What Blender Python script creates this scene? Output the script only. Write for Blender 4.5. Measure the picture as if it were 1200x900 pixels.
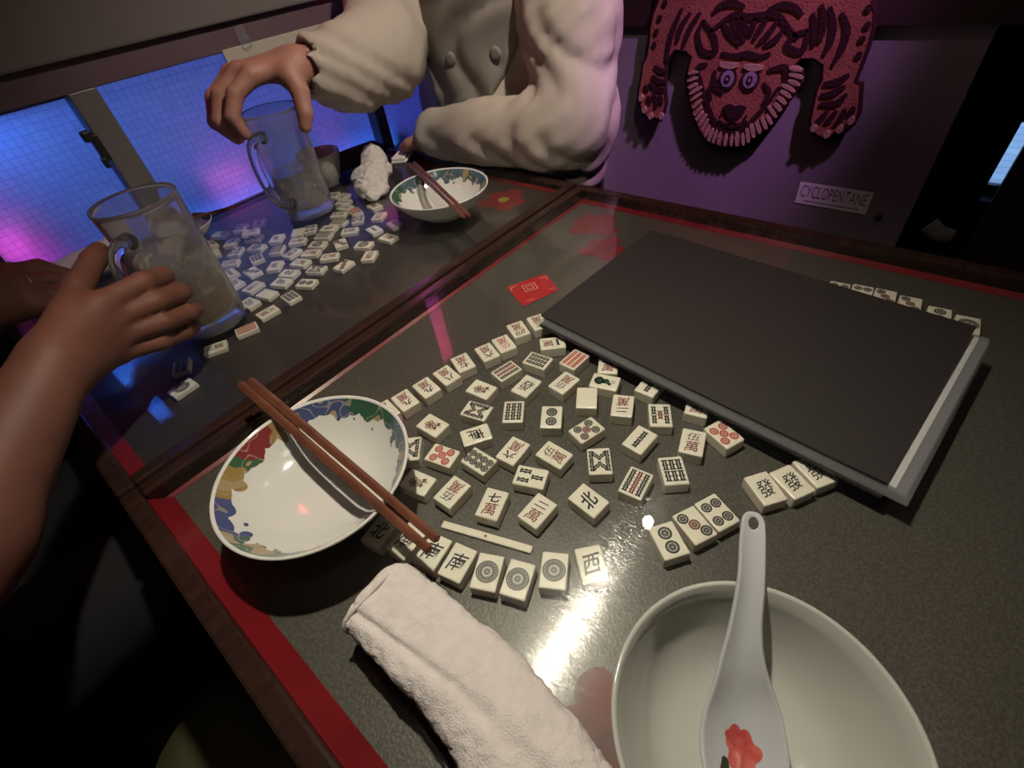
import bpy, bmesh, math, random
import numpy as np
from mathutils import Vector, Matrix, noise as mnoise
from mathutils.bvhtree import BVHTree

# ------------------------------------------------------------------ clear
for o in list(bpy.data.objects):
    bpy.data.objects.remove(o, do_unlink=True)
scene = bpy.context.scene
COL = scene.collection
random.seed(4)
rng = np.random.default_rng(7)

# World frame: X runs along the seam between the two tables, Y runs towards the
# window, Z is up.  z = 0 is the upper face of the glass table tops.  Metres.

# ------------------------------------------------------------------ camera
cam_d = bpy.data.cameras.new('camera')
cam = bpy.data.objects.new('camera', cam_d)
COL.objects.link(cam)
right = Vector((0.63543, -0.76268, -0.12062))
down = Vector((-0.59191, -0.38080, -0.71038))
fwd = Vector((0.49585, 0.52279, -0.69341))
cm = Matrix((right, -down, -fwd)).transposed().to_4x4()
cm.translation = Vector((0.0, 0.0, 0.339))
cam.matrix_world = cm
cam_d.sensor_fit = 'HORIZONTAL'
cam_d.sensor_width = 36.0
cam_d.lens = 36.0 * 568.4 / 1200.0
cam_d.clip_start = 0.01
cam_d.clip_end = 50.0
scene.camera = cam

# ------------------------------------------------------------------ world, exposure
world = bpy.data.worlds.new('dim_bar')
scene.world = world
world.use_nodes = True
wbg = world.node_tree.nodes['Background']
wbg.inputs[0].default_value = (0.55, 0.42, 0.52, 1.0)
wbg.inputs[1].default_value = 0.012
vs = scene.view_settings
vs.view_transform = 'Standard'
vs.look = 'None'
vs.exposure = 0.0
vs.gamma = 1.0
vs.use_curve_mapping = False


def add_light(name, kind, loc, energy, color, target=None, **kw):
    d = bpy.data.lights.new(name, kind)
    d.energy = energy
    d.color = color
    for k, v in kw.items():
        setattr(d, k, v)
    o = bpy.data.objects.new(name, d)
    COL.objects.link(o)
    o.location = loc
    if target is not None:
        o.rotation_euler = (Vector(target) - Vector(loc)).to_track_quat('-Z', 'Y').to_euler()
    return o


# neon glow outside, behind the frosted window panes
add_light('street_glow_blue', 'AREA', (0.34, 1.62, 0.34), 3.0, (0.14, 0.24, 0.66), (0.30, 1.10, 0.10), shape='RECTANGLE', size=1.3, size_y=0.3)
add_light('street_glow_violet', 'AREA', (0.78, 1.52, 0.0), 0.5, (0.16, 0.07, 1.0), (0.76, 1.10, 0.02), shape='RECTANGLE', size=0.5, size_y=0.3)

# ------------------------------------------------------------------ material helpers
def new_mat(name):
    m = bpy.data.materials.new(name)
    m.use_nodes = True
    nt = m.node_tree
    return m, nt, nt.nodes['Principled BSDF'], nt.nodes['Material Output']


def nd(nt, kind, **kw):
    n = nt.nodes.new(kind)
    for k, v in kw.items():
        setattr(n, k, v)
    return n


def mth(nt, op, a, b=None, clamp=False):
    n = nt.nodes.new('ShaderNodeMath')
    n.operation = op
    n.use_clamp = clamp
    for i, v in enumerate((a, b)):
        if v is None:
            continue
        if isinstance(v, (int, float)):
            n.inputs[i].default_value = v
        else:
            nt.links.new(v, n.inputs[i])
    return n.outputs[0]


def mixc(nt, fac, a, b):
    n = nt.nodes.new('ShaderNodeMix')
    n.data_type = 'RGBA'
    for i, v in ((0, fac), (6, a), (7, b)):
        if isinstance(v, (int, float)):
            n.inputs[i].default_value = v
        elif isinstance(v, tuple):
            n.inputs[i].default_value = (*v[:3], 1.0)
        else:
            nt.links.new(v, n.inputs[i])
    return n.outputs[2]


def coords(nt, kind='Object', scale=(1, 1, 1)):
    tc = nt.nodes.new('ShaderNodeTexCoord')
    mp = nt.nodes.new('ShaderNodeMapping')
    mp.inputs['Scale'].default_value = scale
    nt.links.new(tc.outputs[kind], mp.inputs[0])
    return mp.outputs[0]


def pmat(name, col, rough=0.5, metal=0.0, spec=0.5, col2=None, nscale=40.0, bump=0.0, bscale=200.0, bdist=0.001,
         stretch=(1, 1, 1), coat=0.0, sss=0.0):
    m, nt, p, out = new_mat(name)
    p.inputs['Roughness'].default_value = rough
    p.inputs['Metallic'].default_value = metal
    p.inputs['Specular IOR Level'].default_value = spec
    p.inputs['Coat Weight'].default_value = coat
    p.inputs['Base Color'].default_value = (*col, 1)
    co = coords(nt, 'Object', stretch)
    if col2 is not None:
        n = nd(nt, 'ShaderNodeTexNoise')
        n.inputs['Scale'].default_value = nscale
        n.inputs['Detail'].default_value = 5
        nt.links.new(co, n.inputs['Vector'])
        f = mth(nt, 'MULTIPLY', mth(nt, 'SUBTRACT', n.outputs[0], 0.35), 3.0, True)
        nt.links.new(mixc(nt, f, tuple(col), tuple(col2)), p.inputs['Base Color'])
    if bump:
        n2 = nd(nt, 'ShaderNodeTexNoise')
        n2.inputs['Scale'].default_value = bscale
        n2.inputs['Detail'].default_value = 4
        nt.links.new(co, n2.inputs['Vector'])
        b = nd(nt, 'ShaderNodeBump')
        b.inputs['Strength'].default_value = bump
        b.inputs['Distance'].default_value = bdist
        nt.links.new(n2.outputs[0], b.inputs['Height'])
        nt.links.new(b.outputs[0], p.inputs['Normal'])
    if sss:
        p.inputs['Subsurface Weight'].default_value = sss
        p.inputs['Subsurface Radius'].default_value = (0.008, 0.003, 0.0015)
    return m


def schlick(nt, normal=None, f0=0.04):
    g = nd(nt, 'ShaderNodeNewGeometry')
    d = nd(nt, 'ShaderNodeVectorMath', operation='DOT_PRODUCT')
    nt.links.new(g.outputs['Incoming'], d.inputs[0])
    nt.links.new(normal if normal is not None else g.outputs['Normal'], d.inputs[1])
    c = mth(nt, 'ABSOLUTE', d.outputs['Value'])
    s = mth(nt, 'POWER', mth(nt, 'SUBTRACT', 1.0, c, True), 5.0)
    return mth(nt, 'ADD', mth(nt, 'MULTIPLY', s, 1.0 - f0), f0, True)


# ------------------------------------------------------------------ object helpers
def obj(name, me, mats=None, parent=None, smooth=False):
    o = bpy.data.objects.new(name, me)
    COL.objects.link(o)
    if mats is not None and not me.materials:
        for m in (mats if isinstance(mats, (list, tuple)) else [mats]):
            me.materials.append(m)
    if smooth:
        me.polygons.foreach_set('use_smooth', [True] * len(me.polygons))
    if parent is not None:
        o.parent = parent
    return o


def empty(name, loc=(0, 0, 0), rz=0.0, parent=None):
    o = bpy.data.objects.new(name, None)
    COL.objects.link(o)
    o.empty_display_size = 0.02
    o.location = loc
    o.rotation_euler = (0, 0, rz)
    if parent is not None:
        o.parent = parent
    return o


def tag(o, label, cat, group=None):
    o['label'] = label
    o['category'] = cat
    if group:
        o['group'] = group
    return o


def struct(o):
    o['kind'] = 'structure'
    return o


def mesh_of(verts, faces, name='mesh'):
    me = bpy.data.meshes.new(name)
    me.from_pydata([tuple(v) for v in verts], [], [tuple(f) for f in faces])
    me.update()
    return me


def bm_mesh(bm, name='mesh'):
    bmesh.ops.recalc_face_normals(bm, faces=bm.faces)
    me = bpy.data.meshes.new(name)
    bm.to_mesh(me)
    bm.free()
    return me


def box_bm(lo, hi, bev=0.0, seg=2, bm=None):
    bm = bm or bmesh.new()
    r = bmesh.ops.create_cube(bm, size=1.0)
    lo, hi = Vector(lo), Vector(hi)
    c, s = (lo + hi) / 2, hi - lo
    for v in r['verts']:
        v.co = Vector((v.co.x * s.x, v.co.y * s.y, v.co.z * s.z)) + c
    if bev:
        es = list({e for v in r['verts'] for e in v.link_edges})
        bmesh.ops.bevel(bm, geom=es, offset=bev, segments=seg, affect='EDGES', profile=0.5)
    return bm


def box(name, lo, hi, mat, parent=None, bev=0.0, seg=2, smooth=False):
    return obj(name, bm_mesh(box_bm(lo, hi, bev, seg)), mat, parent, smooth)


def lathe_mesh(prof, n=64):
    vs_, fs = [], []
    m = len(prof)
    for i in range(n):
        a = 2 * math.pi * i / n
        for r, z in prof:
            vs_.append((r * math.cos(a), r * math.sin(a), z))
    for i in range(n):
        j = (i + 1) % n
        for k in range(m - 1):
            fs.append((i * m + k, j * m + k, j * m + k + 1, i * m + k + 1))
    bm = bmesh.new()
    me = mesh_of(vs_, fs)
    bm.from_mesh(me)
    bmesh.ops.remove_doubles(bm, verts=bm.verts, dist=1e-6)
    return bm_mesh(bm)


def catmull(pts, n=8):
    P = [Vector(p) for p in pts]
    P = [P[0] * 2 - P[1]] + P + [P[-1] * 2 - P[-2]]
    out = []
    for i in range(1, len(P) - 2):
        for k in range(n):
            t = k / n
            a, b, c, d = P[i - 1], P[i], P[i + 1], P[i + 2]
            out.append(0.5 * ((2 * b) + (c - a) * t + (2 * a - 5 * b + 4 * c - d) * t * t + (3 * b - a - 3 * c + d) * t ** 3))
    out.append(P[-2])
    return out


def tube_mesh(path, rad, n=12, closed=False, squash=1.0):
    path = [Vector(p) for p in path]
    m = len(path)
    rs = rad if isinstance(rad, (list, tuple)) else [rad] * m
    vs_, fs = [], []
    up = Vector((0, 0, 1))
    prev = None
    for i, p in enumerate(path):
        if closed:
            t = (path[(i + 1) % m] - path[i - 1]).normalized()
        else:
            t = (path[min(i + 1, m - 1)] - path[max(i - 1, 0)]).normalized()
        if prev is None:
            a = t.cross(up)
            if a.length < 1e-3:
                a = t.cross(Vector((1, 0, 0)))
            a.normalize()
        else:
            a = (prev - t * prev.dot(t)).normalized()
        prev = a
        b = t.cross(a)
        for k in range(n):
            th = 2 * math.pi * k / n
            vs_.append(p + (a * math.cos(th) + b * math.sin(th) * squash) * rs[i])
    for i in range(m if closed else m - 1):
        j = (i + 1) % m
        for k in range(n):
            l = (k + 1) % n
            fs.append((i * n + k, i * n + l, j * n + l, j * n + k))
    if not closed:
        fs.append(tuple(range(n - 1, -1, -1)))
        fs.append(tuple((m - 1) * n + k for k in range(n)))
    bm = bmesh.new()
    bm.from_mesh(mesh_of(vs_, fs))
    return bm_mesh(bm)


def poly_plate(pts, th, axis='z', z=0.0):
    """extruded polygon; pts 2D.  axis z: (x,y) plate; axis x: pts are (y,z), thickness goes to -X"""
    bm = bmesh.new()
    vsx = [bm.verts.new((p[0], p[1], z) if axis == 'z' else (z, p[0], p[1])) for p in pts]
    f = bm.faces.new(vsx)
    r = bmesh.ops.extrude_face_region(bm, geom=[f])
    d = Vector((0, 0, th)) if axis == 'z' else Vector((-th, 0, 0))
    for v in r['geom']:
        if isinstance(v, bmesh.types.BMVert):
            v.co += d
    bmesh.ops.triangulate(bm, faces=[x for x in bm.faces if len(x.verts) > 4])
    return bm_mesh(bm)


# ------------------------------------------------------------------ implicit bodies (smooth union of limbs)
def surface_nets(V, lo, h):
    S = V < 0
    c = [S[i:S.shape[0] - 1 + i, j:S.shape[1] - 1 + j, k:S.shape[2] - 1 + k] for i in (0, 1) for j in (0, 1) for k in (0, 1)]
    tot = sum(x.astype(np.int8) for x in c)
    mask = (tot > 0) & (tot < 8)
    idx = np.argwhere(mask)
    ids = -np.ones(mask.shape, dtype=np.int64)
    ids[mask] = np.arange(len(idx))
    acc = np.zeros((len(idx), 3))
    cnt = np.zeros(len(idx))
    cor = [(i, j, k) for i in (0, 1) for j in (0, 1) for k in (0, 1)]
    for a in cor:
        for ax in range(3):
            if a[ax]:
                continue
            b = list(a); b[ax] = 1
            va = V[idx[:, 0] + a[0], idx[:, 1] + a[1], idx[:, 2] + a[2]]
            vb = V[idx[:, 0] + b[0], idx[:, 1] + b[1], idx[:, 2] + b[2]]
            x = (va < 0) != (vb < 0)
            t = np.where(x, va / np.where(va == vb, 1, va - vb), 0)
            p = np.array(a, float)[None, :].repeat(len(idx), 0)
            p[:, ax] += t
            acc[x] += p[x]
            cnt[x] += 1
    verts = (idx + acc / cnt[:, None]) * h + np.array(lo)
    faces = []
    for ax in range(3):
        sl0 = [slice(1, -1)] * 3; sl1 = [slice(1, -1)] * 3
        sl0[ax] = slice(0, -1); sl1[ax] = slice(1, None)
        A = S[tuple(sl0)]; B = S[tuple(sl1)]
        e = np.argwhere(A != B)
        inside = A[e[:, 0], e[:, 1], e[:, 2]]
        o1, o2 = [(1, 2), (2, 0), (0, 1)][ax]
        base = e.copy()
        for q in range(3):
            if q != ax:
                base[:, q] += 1
        def cell(d1, d2):
            k = base.copy(); k[:, o1] += d1; k[:, o2] += d2
            return ids[k[:, 0], k[:, 1], k[:, 2]]
        q = np.stack([cell(-1, -1), cell(0, -1), cell(0, 0), cell(-1, 0)], 1)
        q[~inside] = q[~inside][:, ::-1]
        faces.append(q)
    F = np.concatenate(faces)
    return verts, F[(F >= 0).all(1)]


def smin(a, b, k):
    hh = np.maximum(k - np.abs(a - b), 0) / k
    return np.minimum(a, b) - hh * hh * k * 0.25


class Field:
    def __init__(self, lo, hi, h):
        self.lo, self.h = np.array(lo, float), h
        n = np.ceil((np.array(hi) - self.lo) / h).astype(int) + 1
        g = [self.lo[i] + h * np.arange(n[i]) for i in range(3)]
        self.X, self.Y, self.Z = np.meshgrid(*g, indexing='ij', sparse=True)
        self.shape = tuple(n)

    def cap(self, a, b, ra, rb):
        a, b = np.array(a, float), np.array(b, float)
        d = b - a
        L = d @ d + 1e-12
        t = np.clip(((self.X - a[0]) * d[0] + (self.Y - a[1]) * d[1] + (self.Z - a[2]) * d[2]) / L, 0, 1)
        q = np.sqrt((self.X - a[0] - t * d[0]) ** 2 + (self.Y - a[1] - t * d[1]) ** 2 + (self.Z - a[2] - t * d[2]) ** 2)
        return q - (ra + t * (rb - ra))

    def chain(self, pts, rs, k=0.004):
        v = None
        for i in range(len(pts) - 1):
            c = self.cap(pts[i], pts[i + 1], rs[i], rs[i + 1])
            v = c if v is None else smin(v, c, k)
        return v

    def ell(self, c, r, basis=None):
        dx, dy, dz = self.X - c[0], self.Y - c[1], self.Z - c[2]
        if basis is None:
            u, v, w = dx, dy, dz
        else:
            u, v, w = [dx * e[0] + dy * e[1] + dz * e[2] for e in basis]
        k0 = np.sqrt((u / r[0]) ** 2 + (v / r[1]) ** 2 + (w / r[2]) ** 2)
        k1 = np.sqrt((u / r[0] ** 2) ** 2 + (v / r[1] ** 2) ** 2 + (w / r[2] ** 2) ** 2) + 1e-9
        return k0 * (k0 - 1) / k1

    def mesh(self, V):
        v, f = surface_nets(np.broadcast_to(V, self.shape), self.lo, self.h)
        me = bpy.data.meshes.new('body')
        me.from_pydata(v.tolist(), [], f.tolist())
        me.update()
        return me


def basis_from(x, y):
    x = np.array(x, float); x /= np.linalg.norm(x)
    y = np.array(y, float); y = y - x * (x @ y); y /= np.linalg.norm(y)
    return x, y, np.cross(x, y)


def join_meshes(ms):
    bm = bmesh.new()
    for m in ms:
        bm.from_mesh(m)
    me = bpy.data.meshes.new('joined')
    bm.to_mesh(me)
    bm.free()
    return me


def smooth_mesh(me, it=2, f=0.5):
    bm = bmesh.new()
    bm.from_mesh(me)
    for _ in range(it):
        bmesh.ops.smooth_vert(bm, verts=bm.verts, factor=f, use_axis_x=True, use_axis_y=True, use_axis_z=True)
    bm.to_mesh(me)
    bm.free()
    return me

# ------------------------------------------------------------------ materials
M = {}
M['wood'] = pmat('dark_lacquered_wood', (0.020, 0.010, 0.008), 0.22, col2=(0.034, 0.015, 0.011), nscale=14, stretch=(1, 8, 8), bump=0.05, bscale=60)
M['red_inlay'] = pmat('red_lacquer_inlay', (0.22, 0.010, 0.016), 0.3, col2=(0.17, 0.008, 0.013), nscale=20)
M['tile'] = pmat('ivory_tile', (0.88, 0.83, 0.73), 0.32, col2=(0.84, 0.79, 0.69), nscale=60)
M['ink'] = pmat('black_ink', (0.012, 0.012, 0.016), 0.4)
M['ink_red'] = pmat('red_ink', (0.20, 0.032, 0.028), 0.4)
M['ink_scarlet'] = pmat('scarlet_ink', (0.46, 0.060, 0.050), 0.4)
M['ink_brown'] = pmat('brown_ink', (0.16, 0.09, 0.06), 0.4)
M['ink_green'] = pmat('green_ink', (0.03, 0.09, 0.05), 0.4)
M['ink_grey'] = pmat('grey_ink', (0.34, 0.32, 0.30), 0.4)
M['frame_metal'] = pmat('grey_window_frame', (0.16, 0.145, 0.14), 0.45, metal=0.2, bump=0.05, bscale=120)
M['black'] = pmat('black_plastic', (0.012, 0.011, 0.011), 0.45)
M['black_cloth'] = pmat('black_cloth', (0.010, 0.010, 0.012), 0.9, bump=0.2, bscale=300)
M['menu_cover'] = pmat('matte_black_leatherette', (0.014, 0.011, 0.011), 0.6, col2=(0.018, 0.014, 0.013), nscale=300, bump=0.12, bscale=900, bdist=0.0004)
M['menu_page'] = pmat('grey_menu_page', (0.10, 0.095, 0.09), 0.6)
M['paper'] = pmat('white_paper', (0.72, 0.70, 0.66), 0.7)
M['porcelain'] = pmat('white_porcelain', (0.40, 0.405, 0.365), 0.10, coat=0.3)
M['spoon'] = pmat('white_spoon_porcelain', (0.40, 0.415, 0.425), 0.09, coat=0.3)
M['towel'] = pmat('white_terry', (0.62, 0.58, 0.55), 0.95, spec=0.1, col2=(0.57, 0.53, 0.50), nscale=120, bump=0.9, bscale=900, bdist=0.0012)
M['chop'] = pmat('brown_chopstick_wood', (0.17, 0.065, 0.038), 0.38, col2=(0.10, 0.036, 0.022), nscale=30, stretch=(1, 1, 1))
M['skin'] = pmat('warm_skin', (0.37, 0.185, 0.140), 0.55, col2=(0.32, 0.145, 0.108), nscale=25, bump=0.12, bscale=260, bdist=0.0006, sss=0.12)
M['hair'] = pmat('black_hair', (0.012, 0.009, 0.008), 0.4, bump=0.6, bscale=90, stretch=(1, 1, 0.1))
M['maroon'] = pmat('dark_maroon_panel', (0.035, 0.014, 0.016), 0.5, col2=(0.028, 0.010, 0.012), nscale=6)
M['panel'] = pmat('grey_painted_panel', (0.21, 0.17, 0.20), 0.6, col2=(0.18, 0.145, 0.17), nscale=5, bump=0.04, bscale=150)
M['olive'] = pmat('olive_grey_plaster', (0.148, 0.126, 0.118), 0.8, col2=(0.135, 0.114, 0.106), nscale=4, bump=0.06, bscale=90)
M['beige_trim'] = pmat('beige_trim_paint', (0.42, 0.38, 0.31), 0.6)
M['plum'] = pmat('plum_trim_paint', (0.10, 0.055, 0.075), 0.5, col2=(0.13, 0.08, 0.09), nscale=9)
M['floor'] = pmat('dark_floor', (0.030, 0.028, 0.026), 0.6, col2=(0.04, 0.036, 0.03), nscale=5)
M['darkwall'] = pmat('dark_room_paint', (0.030, 0.026, 0.028), 0.8)
M['metal'] = pmat('brushed_steel', (0.45, 0.44, 0.44), 0.3, metal=1.0)
M['grey_post'] = pmat('dark_grey_pedestal', (0.060, 0.058, 0.058), 0.6)
M['olive_vinyl'] = pmat('olive_vinyl', (0.115, 0.11, 0.055), 0.55, bump=0.1, bscale=200)


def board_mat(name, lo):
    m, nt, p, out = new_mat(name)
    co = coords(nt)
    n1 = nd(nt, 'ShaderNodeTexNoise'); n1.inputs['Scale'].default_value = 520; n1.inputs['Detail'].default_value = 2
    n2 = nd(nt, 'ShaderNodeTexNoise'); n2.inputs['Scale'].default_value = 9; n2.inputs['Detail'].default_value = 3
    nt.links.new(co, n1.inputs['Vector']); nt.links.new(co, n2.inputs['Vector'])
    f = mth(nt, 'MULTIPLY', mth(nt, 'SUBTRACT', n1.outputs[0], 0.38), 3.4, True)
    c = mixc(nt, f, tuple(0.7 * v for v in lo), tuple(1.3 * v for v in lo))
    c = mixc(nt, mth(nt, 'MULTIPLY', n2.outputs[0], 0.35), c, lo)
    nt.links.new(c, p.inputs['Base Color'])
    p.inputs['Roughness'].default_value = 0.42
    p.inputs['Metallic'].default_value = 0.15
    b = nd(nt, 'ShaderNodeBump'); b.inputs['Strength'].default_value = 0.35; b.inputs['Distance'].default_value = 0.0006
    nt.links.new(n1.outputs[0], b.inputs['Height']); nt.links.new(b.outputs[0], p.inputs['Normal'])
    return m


def tabletop_glass():
    m, nt, p, out = new_mat('scratched_table_glass')
    nt.nodes.remove(p)
    co = coords(nt)
    # fine crossing scratches: two stretched noises
    def scr(rot, sc):
        mp = nd(nt, 'ShaderNodeMapping')
        mp.inputs['Rotation'].default_value = (0, 0, rot)
        mp.inputs['Scale'].default_value = (sc, sc * 0.05, sc)
        nt.links.new(co, mp.inputs[0])
        n = nd(nt, 'ShaderNodeTexNoise'); n.inputs['Scale'].default_value = 1.0; n.inputs['Detail'].default_value = 3
        nt.links.new(mp.outputs[0], n.inputs['Vector'])
        return n.outputs[0]
    s = mth(nt, 'MAXIMUM', mth(nt, 'MAXIMUM', scr(0.5, 700), scr(2.0, 640)), scr(1.2, 800))
    b = nd(nt, 'ShaderNodeBump'); b.inputs['Strength'].default_value = 0.7; b.inputs['Distance'].default_value = 0.0005
    nt.links.new(s, b.inputs['Height'])
    tr = nd(nt, 'ShaderNodeBsdfTransparent'); tr.inputs[0].default_value = (0.95, 0.96, 0.94, 1)
    g1 = nd(nt, 'ShaderNodeBsdfGlossy'); g1.inputs['Roughness'].default_value = 0.015
    g2 = nd(nt, 'ShaderNodeBsdfGlossy'); g2.inputs['Roughness'].default_value = 0.13
    nt.links.new(b.outputs[0], g2.inputs['Normal'])
    mix1 = nd(nt, 'ShaderNodeMixShader')
    nt.links.new(schlick(nt), mix1.inputs[0])
    nt.links.new(tr.outputs[0], mix1.inputs[1]); nt.links.new(g1.outputs[0], mix1.inputs[2])
    mix2 = nd(nt, 'ShaderNodeMixShader')
    mix2.inputs[0].default_value = 0.018
    nt.links.new(mix1.outputs[0], mix2.inputs[1]); nt.links.new(g2.outputs[0], mix2.inputs[2])
    nt.links.new(mix2.outputs[0], out.inputs[0])
    return m


def mug_glass(name, frost, rough=0.02):
    m, nt, p, out = new_mat(name)
    nt.nodes.remove(p)
    co = coords(nt)
    gl = nd(nt, 'ShaderNodeBsdfGlass'); gl.inputs['IOR'].default_value = 1.45; gl.inputs['Roughness'].default_value = rough
    gl.inputs['Color'].default_value = (0.97, 0.98, 0.98, 1)
    n = nd(nt, 'ShaderNodeTexNoise'); n.inputs['Scale'].default_value = 34; n.inputs['Detail'].default_value = 6
    nt.links.new(co, n.inputs['Vector'])
    df = nd(nt, 'ShaderNodeBsdfDiffuse'); df.inputs[0].default_value = (0.55, 0.52, 0.52, 1)
    tl = nd(nt, 'ShaderNodeBsdfTranslucent'); tl.inputs[0].default_value = (0.60, 0.57, 0.57, 1)
    dm = nd(nt, 'ShaderNodeMixShader'); dm.inputs[0].default_value = 0.5
    nt.links.new(df.outputs[0], dm.inputs[1]); nt.links.new(tl.outputs[0], dm.inputs[2])
    mix2 = nd(nt, 'ShaderNodeMixShader')
    nt.links.new(mth(nt, 'MULTIPLY', mth(nt, 'ADD', mth(nt, 'MULTIPLY', n.outputs[0], 0.9), 0.5), frost, True), mix2.inputs[0])
    nt.links.new(gl.outputs[0], mix2.inputs[1]); nt.links.new(dm.outputs[0], mix2.inputs[2])
    nt.links.new(mix2.outputs[0], out.inputs[0])
    return m


def clear_film(name, frost):
    m, nt, p, out = new_mat(name)
    nt.nodes.remove(p)
    tr = nd(nt, 'ShaderNodeBsdfTransparent'); tr.inputs[0].default_value = (0.93, 0.94, 0.95, 1)
    g1 = nd(nt, 'ShaderNodeBsdfGlossy'); g1.inputs['Roughness'].default_value = 0.05
    mix1 = nd(nt, 'ShaderNodeMixShader')
    nt.links.new(schlick(nt, None, 0.06), mix1.inputs[0])
    nt.links.new(tr.outputs[0], mix1.inputs[1]); nt.links.new(g1.outputs[0], mix1.inputs[2])
    df = nd(nt, 'ShaderNodeBsdfDiffuse'); df.inputs[0].default_value = (0.6, 0.6, 0.6, 1)
    mix2 = nd(nt, 'ShaderNodeMixShader'); mix2.inputs[0].default_value = frost
    nt.links.new(mix1.outputs[0], mix2.inputs[1]); nt.links.new(df.outputs[0], mix2.inputs[2])
    nt.links.new(mix2.outputs[0], out.inputs[0])
    return m


def frosted_pane():
    m, nt, p, out = new_mat('checkered_frosted_glass')
    nt.nodes.remove(p)
    co = coords(nt)
    sw = nd(nt, 'ShaderNodeSeparateXYZ'); nt.links.new(co, sw.inputs[0])
    cb = nd(nt, 'ShaderNodeCombineXYZ'); nt.links.new(sw.outputs[0], cb.inputs[0]); nt.links.new(sw.outputs[2], cb.inputs[1])
    br = nd(nt, 'ShaderNodeTexBrick', offset=0.0, squash=1.0)
    br.inputs['Scale'].default_value = 1.0
    br.inputs['Brick Width'].default_value = 0.0115
    br.inputs['Row Height'].default_value = 0.0115
    br.inputs['Mortar Size'].default_value = 0.0007
    br.inputs['Mortar Smooth'].default_value = 0.6
    br.inputs['Color1'].default_value = (0.78, 0.78, 0.80, 1); br.inputs['Color2'].default_value = (0.72, 0.72, 0.75, 1)
    br.inputs['Mortar'].default_value = (0.54, 0.54, 0.57, 1)
    nt.links.new(cb.outputs[0], br.inputs['Vector'])
    n = nd(nt, 'ShaderNodeTexNoise'); n.inputs['Scale'].default_value = 160
    nt.links.new(co, n.inputs['Vector'])
    h = mth(nt, 'ADD', mth(nt, 'MULTIPLY', br.outputs['Fac'], -1.0), mth(nt, 'MULTIPLY', n.outputs[0], 0.6))
    b = nd(nt, 'ShaderNodeBump'); b.inputs['Strength'].default_value = 0.35; b.inputs['Distance'].default_value = 0.0012
    nt.links.new(h, b.inputs['Height'])
    tl0 = nd(nt, 'ShaderNodeBsdfTranslucent'); nt.links.new(br.outputs['Color'], tl0.inputs[0]); nt.links.new(b.outputs[0], tl0.inputs['Normal'])
    rf = nd(nt, 'ShaderNodeBsdfRefraction'); rf.inputs['IOR'].default_value = 1.45; rf.inputs['Roughness'].default_value = 0.6
    nt.links.new(br.outputs['Color'], rf.inputs[0]); nt.links.new(b.outputs[0], rf.inputs['Normal'])
    tl = nd(nt, 'ShaderNodeMixShader'); tl.inputs[0].default_value = 0.2
    nt.links.new(tl0.outputs[0], tl.inputs[1]); nt.links.new(rf.outputs[0], tl.inputs[2])
    gl = nd(nt, 'ShaderNodeBsdfGlossy'); gl.inputs['Roughness'].default_value = 0.25; nt.links.new(b.outputs[0], gl.inputs['Normal'])
    mx = nd(nt, 'ShaderNodeMixShader'); mx.inputs[0].default_value = 0.05
    nt.links.new(tl.outputs[0], mx.inputs[1]); nt.links.new(gl.outputs[0], mx.inputs[2])
    nt.links.new(mx.outputs[0], out.inputs[0])
    return m


def emit_mat(name, col, strength):
    m, nt, p, out = new_mat(name)
    p.inputs['Base Color'].default_value = (*[min(1, c) for c in col], 1)
    p.inputs['Emission Color'].default_value = (*col, 1)
    p.inputs['Emission Strength'].default_value = strength
    return m


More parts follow.
